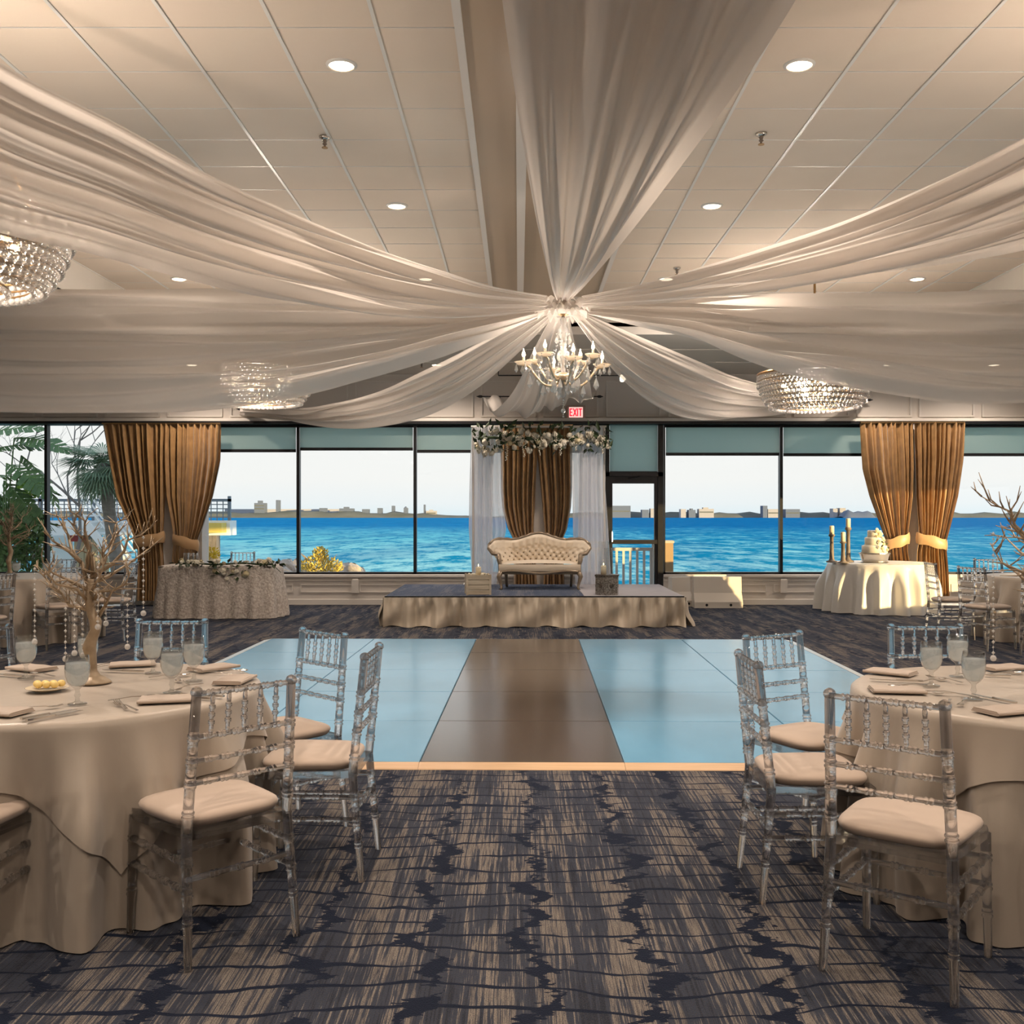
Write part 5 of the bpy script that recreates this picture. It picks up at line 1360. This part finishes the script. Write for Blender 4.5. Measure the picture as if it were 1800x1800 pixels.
def lace_fn(u, v):
    (qx, qy), (nx, ny) = rrect(u, .85, .39, .16)
    if v < .2: k = v/.2; return (qx*k, qy*k, TH+.0)
    tt = (v-.2)/.8; arc = u*4.6
    w_ = (.055*(math.sin(arc*27+1.1*math.sin(arc*4))*.5+.3)+.02*math.sin(arc*11))*sm(tt*1.2)+.085*tt
    return (qx+nx*w_, qy+ny*w_, lerp(TH, .01, tt))
o = MB().grid(420, 22, lace_fn, True).build('lace_tablecloth', M['lace'], None, smooth=True, loc=(*ST, 0)); tag(o, 'grey beige lace cloth falling to the floor left of the stage', 'tablecloth')
gar = thing('table_garland', 'white flower garland spilling over the front of the lace table', 'garland', (ST[0], ST[1]-.38, TH+.01))
rg = random.Random(5)
MB().tube([(lerp(-.5,.86,k/12), 0, .02+.01*math.sin(k)) for k in range(13)], .015, 6).build('garland_stem', M['leaf'], gar)
for k in range(46):
    u = rg.random(); x = lerp(-.5, .86, u); dr = rg.random()**2*.30*math.exp(-((u-.55)/.22)**2)
    obj('flower', roses[rg.choice((1,2,3,0))], None, gar, (x, -.02-.06*rg.random() if dr > .03 else rg.uniform(-.05,.10), .05-dr+rg.uniform(-.02,.03)), rot=(1.0+rg.uniform(-.6,.3), rg.uniform(-.5,.5), rg.uniform(0,6)), scale=rg.uniform(.028,.055))
for k in range(70):
    u = rg.random(); x = lerp(-.6, 1.0, u); dr = rg.random()**2*.28*math.exp(-((u-.55)/.22)**2)
    obj('leaf', leafm[k % 2], None, gar, (x, -.04-.04*rg.random(), .03-dr), rot=(rg.uniform(-.8,1.2), rg.uniform(-1,1), rg.uniform(0,6.28)), scale=rg.uniform(.7,1.2))
MB().tube([(.80,-.02,.03),(.92,-.1,-.03),(1.0,-.12,-.10)], .005, 5).build('trailing_stem', M['leaf'], gar)

# ------------------------------------------------------------------ table ware
def goblet():
    t = thing('water_goblet', '', 'goblet', (0,0,0), 0, 'stemmed goblets of iced water')
    hgt = .186
    out = [(0,.036),(.012,.035),(.03,.018),(.06,.009),(.13,.0075),(.18,.012),(.22,.009),(.29,.008),(.33,.014),(.38,.026),(.46,.037),(.58,.044),(.72,.046),(.86,.044),(1,.0405)]
    inn = [(1,.0392),(.86,.0425),(.72,.0445),(.58,.0425),(.46,.0355),(.39,.024),(.36,.003)]
    MB().lathe((0,0,0), (0,0,hgt), out+inn, 24).build('glass', M['goblet'], t, smooth=True)
    wp = [(.365,.003),(.39,.0235),(.46,.035),(.58,.042),(.72,.044),(.84,.0425),(.845,.040),(.842,.001)]
    MB().lathe((0,0,0), (0,0,hgt), wp, 24).build('water', M['water'], t, smooth=True)
    return t
gb = goblet(); gfirst = [True]
def put_goblet(x, y, lab, z=None):
    z = TZ+.003 if z is None else z
    if gfirst[0]: gfirst[0] = False; gb.location = (x, y, z); gb['label'] = lab
    else: dup(gb, (x, y, z), R.uniform(0, 6), lab)
for x, y, lab in ((-2.19,4.55,'goblet of iced water at the far left of the left table'), (-1.69,3.92,'goblet of iced water nearest the viewer on the left table'),
                  (-1.97,4.68,'goblet of iced water right behind the twisted trunk'), (-1.676,4.69,'goblet standing in front of the far clear chair, left table'),
                  (-1.413,4.17,'front goblet of the trio at the right of the left table'), (-1.418,4.47,'rightmost goblet of iced water on the left table'),
                  (1.748,4.34,'leftmost goblet of iced water on the right table'), (1.967,4.59,'rear goblet of iced water on the right table'), (1.79,4.03,'front goblet of iced water on the right table')):
    put_goblet(x, y, lab)
for a, lab in ((29,'goblet beside the small tree on the far left table'), (82,'left goblet of the pair on the far left table'), (104,'right goblet of the pair on the far left table')):
    put_goblet(X_(a, 12.1), 12.1, lab)
tm = MB().lathe((0,0,0), (0,0,.17), [(0,.028),(.03,.030),(1,.040),(.98,.037),(.06,.026)], 18).mesh('tumbler', True); tm.materials.append(M['goblet'])
for i, a in enumerate((327, 338, 346)):
    o = obj('tumbler', tm, None, None, (X_(a, 15.3), 15.3-.05*i, TH+.003)); tag(o, ('left', 'middle', 'right')[i]+' clear tumbler on the lace table', 'glass', 'clear tumblers on the lace table')

def napkin_mesh(seed):
    rr = random.Random(seed); L_, W_ = .21, .125; m = MB()
    for layer in range(3):
        z0 = .0005+layer*.0046; k = .0025*layer
        def fn(u, v):
            th = 2*PI*v; x = lerp(-L_/2+k, L_/2-k, u); c, q = math.cos(th), math.sin(th)
            yy = math.copysign(abs(c)**.25, c)*(W_/2-k); zz = math.copysign(abs(q)**.4, q)*.0022
            return (x, yy, z0+.0023+zz+(layer*.0011*math.sin(u*5+seed)**2 if q > 0 else 0))
        n0 = len(m.v); m.grid(9, 17, fn)
        m.f.append(tuple(n0+j for j in range(16))); m.f.append(tuple(n0+8*17+j for j in range(15, -1, -1)))
    m.tube([(-L_/2,-W_/2,.008),(L_/2,-W_/2,.008)], .0068, 8)
    return m
nap = [napkin_mesh(k).mesh('napkin') for k in range(3)]
for q in nap: q.materials.append(M['napkin'])
for i, (x, y, rz, lab) in enumerate(((-1.37,3.99,.25,'folded beige napkin beside the front goblet of the trio'), (-1.90,3.74,-.25,'folded beige napkin at the left edge near the knives'),
        (-2.28,4.80,-.5,'folded beige napkin behind the far left goblet'), (-1.86,4.93,.35,'folded beige napkin behind the trunk on the left table'),
        (-1.44,4.82,.9,'folded beige napkin towards the dance floor on the left table'), (-1.24,4.46,1.5,'folded beige napkin at the right rim of the left table'),
        (1.70,4.68,-.7,'folded beige napkin at the far rim of the right table'), (1.55,4.20,-.15,'folded beige napkin behind the near chair on the right table'),
        (1.79,3.76,.35,'folded beige napkin nearest the viewer on the right table'), (2.28,4.82,.3,'folded beige napkin behind the goblets at the right edge'))):
    o = obj('napkin', nap[i % 3], None, None, (x, y, TZ+.003), rz); tag(o, lab, 'napkin', 'folded beige napkins')

def fork_mesh():
    m = MB(); m.ribbon([(0,-.10,.003,.0055),(0,-.06,.005,.005),(0,0,.009,.003),(0,.04,.006,.0035),(0,.052,.003,.010),(0,.06,.003,.012)], .002)
    for k in range(4): m.ribbon([((k-1.5)*.0068,.058,.003,.0022),((k-1.5)*.0066,.08,.002,.0018),((k-1.5)*.0064,.10,.007,.0011)], .0016)
    return m.mesh('fork')
def spoon_mesh():
    m = MB(); m.ribbon([(0,-.09,.003,.0055),(0,-.05,.005,.005),(0,0,.009,.003),(0,.045,.006,.003)], .002)
    m.ball((0,.068,.006), 1, 10, 6, (.016,.026,.005)); return m.mesh('spoon')
def knife_mesh():
    m = MB(); m.ribbon([(0,-.11,.001,.007),(0,-.09,.001,.0085),(0,-.01,.001,.006),(0,0,.002,.005)], .007)
    m.ribbon([(0,-.002,.003,.009),(0,.06,.003,.010),(.002,.09,.003,.008),(.006,.108,.003,.002)], .0018); return m.mesh('knife')
cut = {'fork': fork_mesh(), 'spoon': spoon_mesh(), 'knife': knife_mesh()}
for q in cut.values(): q.materials.append(M['silver'])
def T(px_, py_): Y = (H-TH)*1800/(py_-907); return X_(px_, Y), Y
for kind, px_, py_, rz, lab in (
    ('fork',213,1243,.55,'long fork with tines to the left, in front of the near goblet'), ('fork',222,1247,.75,'second fork overlapping the long fork in front'),
    ('spoon',232,1232,-.95,'spoon lying above the two front forks'), ('knife',87,1260,-.55,'left knife of the bright pair near the table edge'), ('knife',97,1262,-.55,'right knife of the bright pair near the table edge'),
    ('knife',335,1229,1.15,'knife on the napkin beside the near chair'), ('knife',352,1226,1.25,'spare knife at the right of the near napkin'),
    ('fork',186,1173,-.6,'fork standing out behind the trunk'), ('fork',192,1175,-.75,'second fork behind the trunk'), ('knife',215,1183,1.35,'knife below the rear napkin, left table'),
    ('knife',8,1190,1.2,'knife at the left edge of the left table'), ('fork',330,1212,2.8,'fork between the trio of goblets and chair'), ('spoon',322,1204,.6,'spoon at the foot of the front trio goblet'),
    ('fork',375,1187,1.2,'fork pointing at the rightmost goblet'), ('spoon',400,1183,-1.5,'spoon at the far right rim of the left table'), ('spoon',298,1192,-1.0,'spoon between the two rear goblets'),
    ('spoon',75,1190,1.0,'spoon at the foot of the far left goblet'), ('fork',60,1250,-.9,'fork lying along the left front napkin'),
    ('knife',1575,1200,1.3,'knife along the far napkin of the right table'), ('fork',1560,1213,-1.2,'fork behind the near right chair back'), ('spoon',1600,1210,1.5,'spoon left of the front goblets, right table'),
    ('fork',1660,1222,.9,'bright fork left of the front goblet foot'), ('spoon',1680,1226,.9,'spoon crossing the bright fork'), ('fork',1693,1238,2.6,'fork with wide tines left of the front goblet'),
    ('fork',1668,1241,2.7,'fork next to the chair top on the right table'), ('fork',1787,1182,-.9,'fork at the right edge of the right table'), ('spoon',1768,1187,-1.3,'spoon at the right edge behind the goblets'),
    ('knife',1730,1190,1.3,'knife behind the front goblet on the right table'), ('spoon',1640,1200,-1.0,'spoon behind the leftmost goblet'), ('knife',1745,1232,.4,'dark knife handle above the near right napkin'), ('fork',1660,1198,.4,'fork behind the leftmost goblet')):
    x, y = T(px_, py_); o = obj(kind, cut[kind], None, None, (x, y, TZ+.004), rz); tag(o, lab, kind, kind+' set of the place settings')
x, y = T(83, 1216)
t = thing('butter_dish', 'small oval dish of butter balls on the left table', 'dish', (x, y, TZ+.003), .1)
MB().lathe((0,0,0), (0,0,.014), [(0,.05),(.3,.058),(.95,.085),(1,.082),(.4,.05)], 28).build('dish', M['dish'], t, smooth=True)
bb = MB().ball((0,0,0), .017, 10, 7, (1,1,.85), lambda th, f: 1+.08*math.sin(5*th)).mesh('butter_ball', True); bb.materials.append(M['butter'])
for k in range(7): obj('butter_ball', bb, None, t, (-.045+.016*k, .016*((-1)**k), .026))

# ------------------------------------------------------------------ gilded branch centrepieces and crystal strands
def branch_tree():
    t = thing('branch_centrepiece', '', 'centrepiece', (0,0,0), 0, 'gilded branch centrepieces')
    Y = 4.42; bx, bz = X_(165, Y), TZ
    def q(zx, zy, dy=0): return Vector((X_(zx/6, Y)-bx, dy, Z_(880+zy/6, Y)-bz))
    rr = random.Random(3)
    tr_ = [(985,1960),(975,1800),(962,1650),(940,1560),(965,1470),(1005,1380),(1010,1290),(965,1190),(945,1060),(950,930),(960,830)]
    rad = [.045,.020,.022,.028,.024,.022,.026,.020,.020,.018,.014]
    pts = [q(*p) for p in tr_]; pts[0].z = .004
    fine = []; fr = []
    for i in range(len(pts)-1):
        for k in range(4):
            f = k/4; fine.append(pts[i].lerp(pts[i+1], f)); fr.append(lerp(rad[i], rad[i+1], f))
    fine.append(pts[-1]); fr.append(rad[-1])
    MB().tube(fine, fr, 10).build('trunk', M['tree'], t, smooth=True)
    MB().lathe((pts[0].x,0,0), (pts[0].x,0,.03), [(0,.075),(.25,.07),(1,.035)], 20).build('base', M['tree'], t, smooth=True)
    mains = [[(945,1160),(860,1140),(760,1110),(700,1040),(660,980),(540,880),(480,790),(400,680)], [(940,1060),(850,930),(720,870),(660,700)],
             [(920,880),(840,660),(720,550),(660,370),(580,300),(550,200),(480,160)], [(960,830),(980,600),(930,450),(880,330),(850,240)],
             [(960,820),(1080,720),(1040,560),(1120,460),(1160,240),(1240,190)], [(990,800),(1180,680),(1310,540),(1350,430),(1450,380),(1600,280)],
             [(1000,1050),(1060,960),(1230,950),(1400,870),(1480,700)], [(1030,1220),(1150,1100),(1260,960),(1330,900)],
             [(840,660),(700,520),(560,430),(500,380)], [(930,760),(970,520),(940,320),(960,220),(900,150)], [(940,900),(1090,820),(1250,700),(1400,560),(1480,480)], [(930,950),(800,860),(620,760),(560,640)],
             [(960,860),(1000,700),(1060,560),(1080,400),(1100,300)], [(950,1000),(1050,900),(1180,800),(1300,640)]]
    for bi, b_ in enumerate(mains):
        dy = rr.uniform(-.22,.22) if bi not in (0, 5) else rr.uniform(-.05,.05); n = len(b_)
        P = [q(*p, dy*(i/(n-1))) for i, p in enumerate(b_)]; P = [p+Vector((rr.uniform(-.004,.004), rr.uniform(-.01,.01), 0)) for p in P]
        m = MB(); m.tube(P, [lerp(.0095, .0018, i/(n-1)) for i in range(n)], 6)
        for i in range(1, n):
            for s_ in range(3):
                f = rr.random(); s0 = P[i-1].lerp(P[i], f); d = (P[i]-P[i-1]).normalized()
                d = (d*.6+Vector((rr.uniform(-1,1), rr.uniform(-1,1), rr.uniform(-.4,1)))).normalized(); L_ = rr.uniform(.04,.10)
                mid = s0+d*L_*.5; d2 = (d+Vector((rr.uniform(-.6,.6), rr.uniform(-.6,.6), rr.uniform(-.2,.7)))).normalized(); e_ = mid+d2*L_*.6
                m.tube([s0, mid, e_], [.0035,.0026,.0012], 5)
                if rr.random() < .6: d3 = (d-Vector((rr.uniform(-.6,.6), rr.uniform(-.6,.6), rr.uniform(-.6,.3)))).normalized(); m.tube([mid, mid+d3*L_*.4], [.0024,.001], 5)
        m.build('branch', M['tree'], t, smooth=True)
    return t
ct = branch_tree(); ct.location = (X_(165, 4.42), 4.42, TZ+.003); ct['label'] = 'gilded twisted branch centrepiece on the left front table'
dup(ct, (2.25, 4.28, TZ+.003), 2.9, 'branch centrepiece reaching in from the right edge', None, 1.2)
dup(ct, (X_(18, 12.4), 12.4, TZ+.003), 1.2, 'small looking branch centrepiece on the far left table', None, 1.15)
def strand(px_, y0, y1, Y, lab):
    z0, z1 = Z_(y0, Y), Z_(y1, Y); L_ = z0-z1; n = max(3, int(L_/.022)); m = MB()
    for k in range(n):
        big = k % 2 == 0; m.octa((0, 0, -k*L_/n), .0075 if big else .005, .0085 if big else .006)
    m.ball((0,0,-L_), .013, 8, 6)
    m.tube([(0,0,0),(0,0,-L_)], .0006, 4)
    o = m.build('crystal_strand', M['drop'], None, loc=(X_(px_, Y), Y, z0)); tag(o, lab, 'crystal strand', 'crystal strands on the branches')
for a, y0, y1, Y, lab in ((61,1000,1128,4.35,'crystal strand at the far left of the left tree'), (252,945,1078,4.42,'crystal strand at the far right of the left tree, before the curtain'), (224,990,1137,4.40,'crystal strand hanging lowest on the right of the left tree'),
        (131,1060,1148,4.30,'crystal strand ending in a ball just left of the trunk'), (115,1070,1158,4.34,'thin crystal strand second from the left of the trunk'), (145,1060,1152,4.5,'crystal strand close behind the left side of the trunk'),
        (172,960,1102,4.30,'crystal strand hanging over the trunk'), (186,980,1096,4.5,'crystal strand just right of the trunk'), (93,970,1012,4.5,'short crystal strand near the window bar'),
        (1746,938,1157,4.16,'long crystal strand at the right edge tree')):
    strand(a, y0, y1, Y, lab)
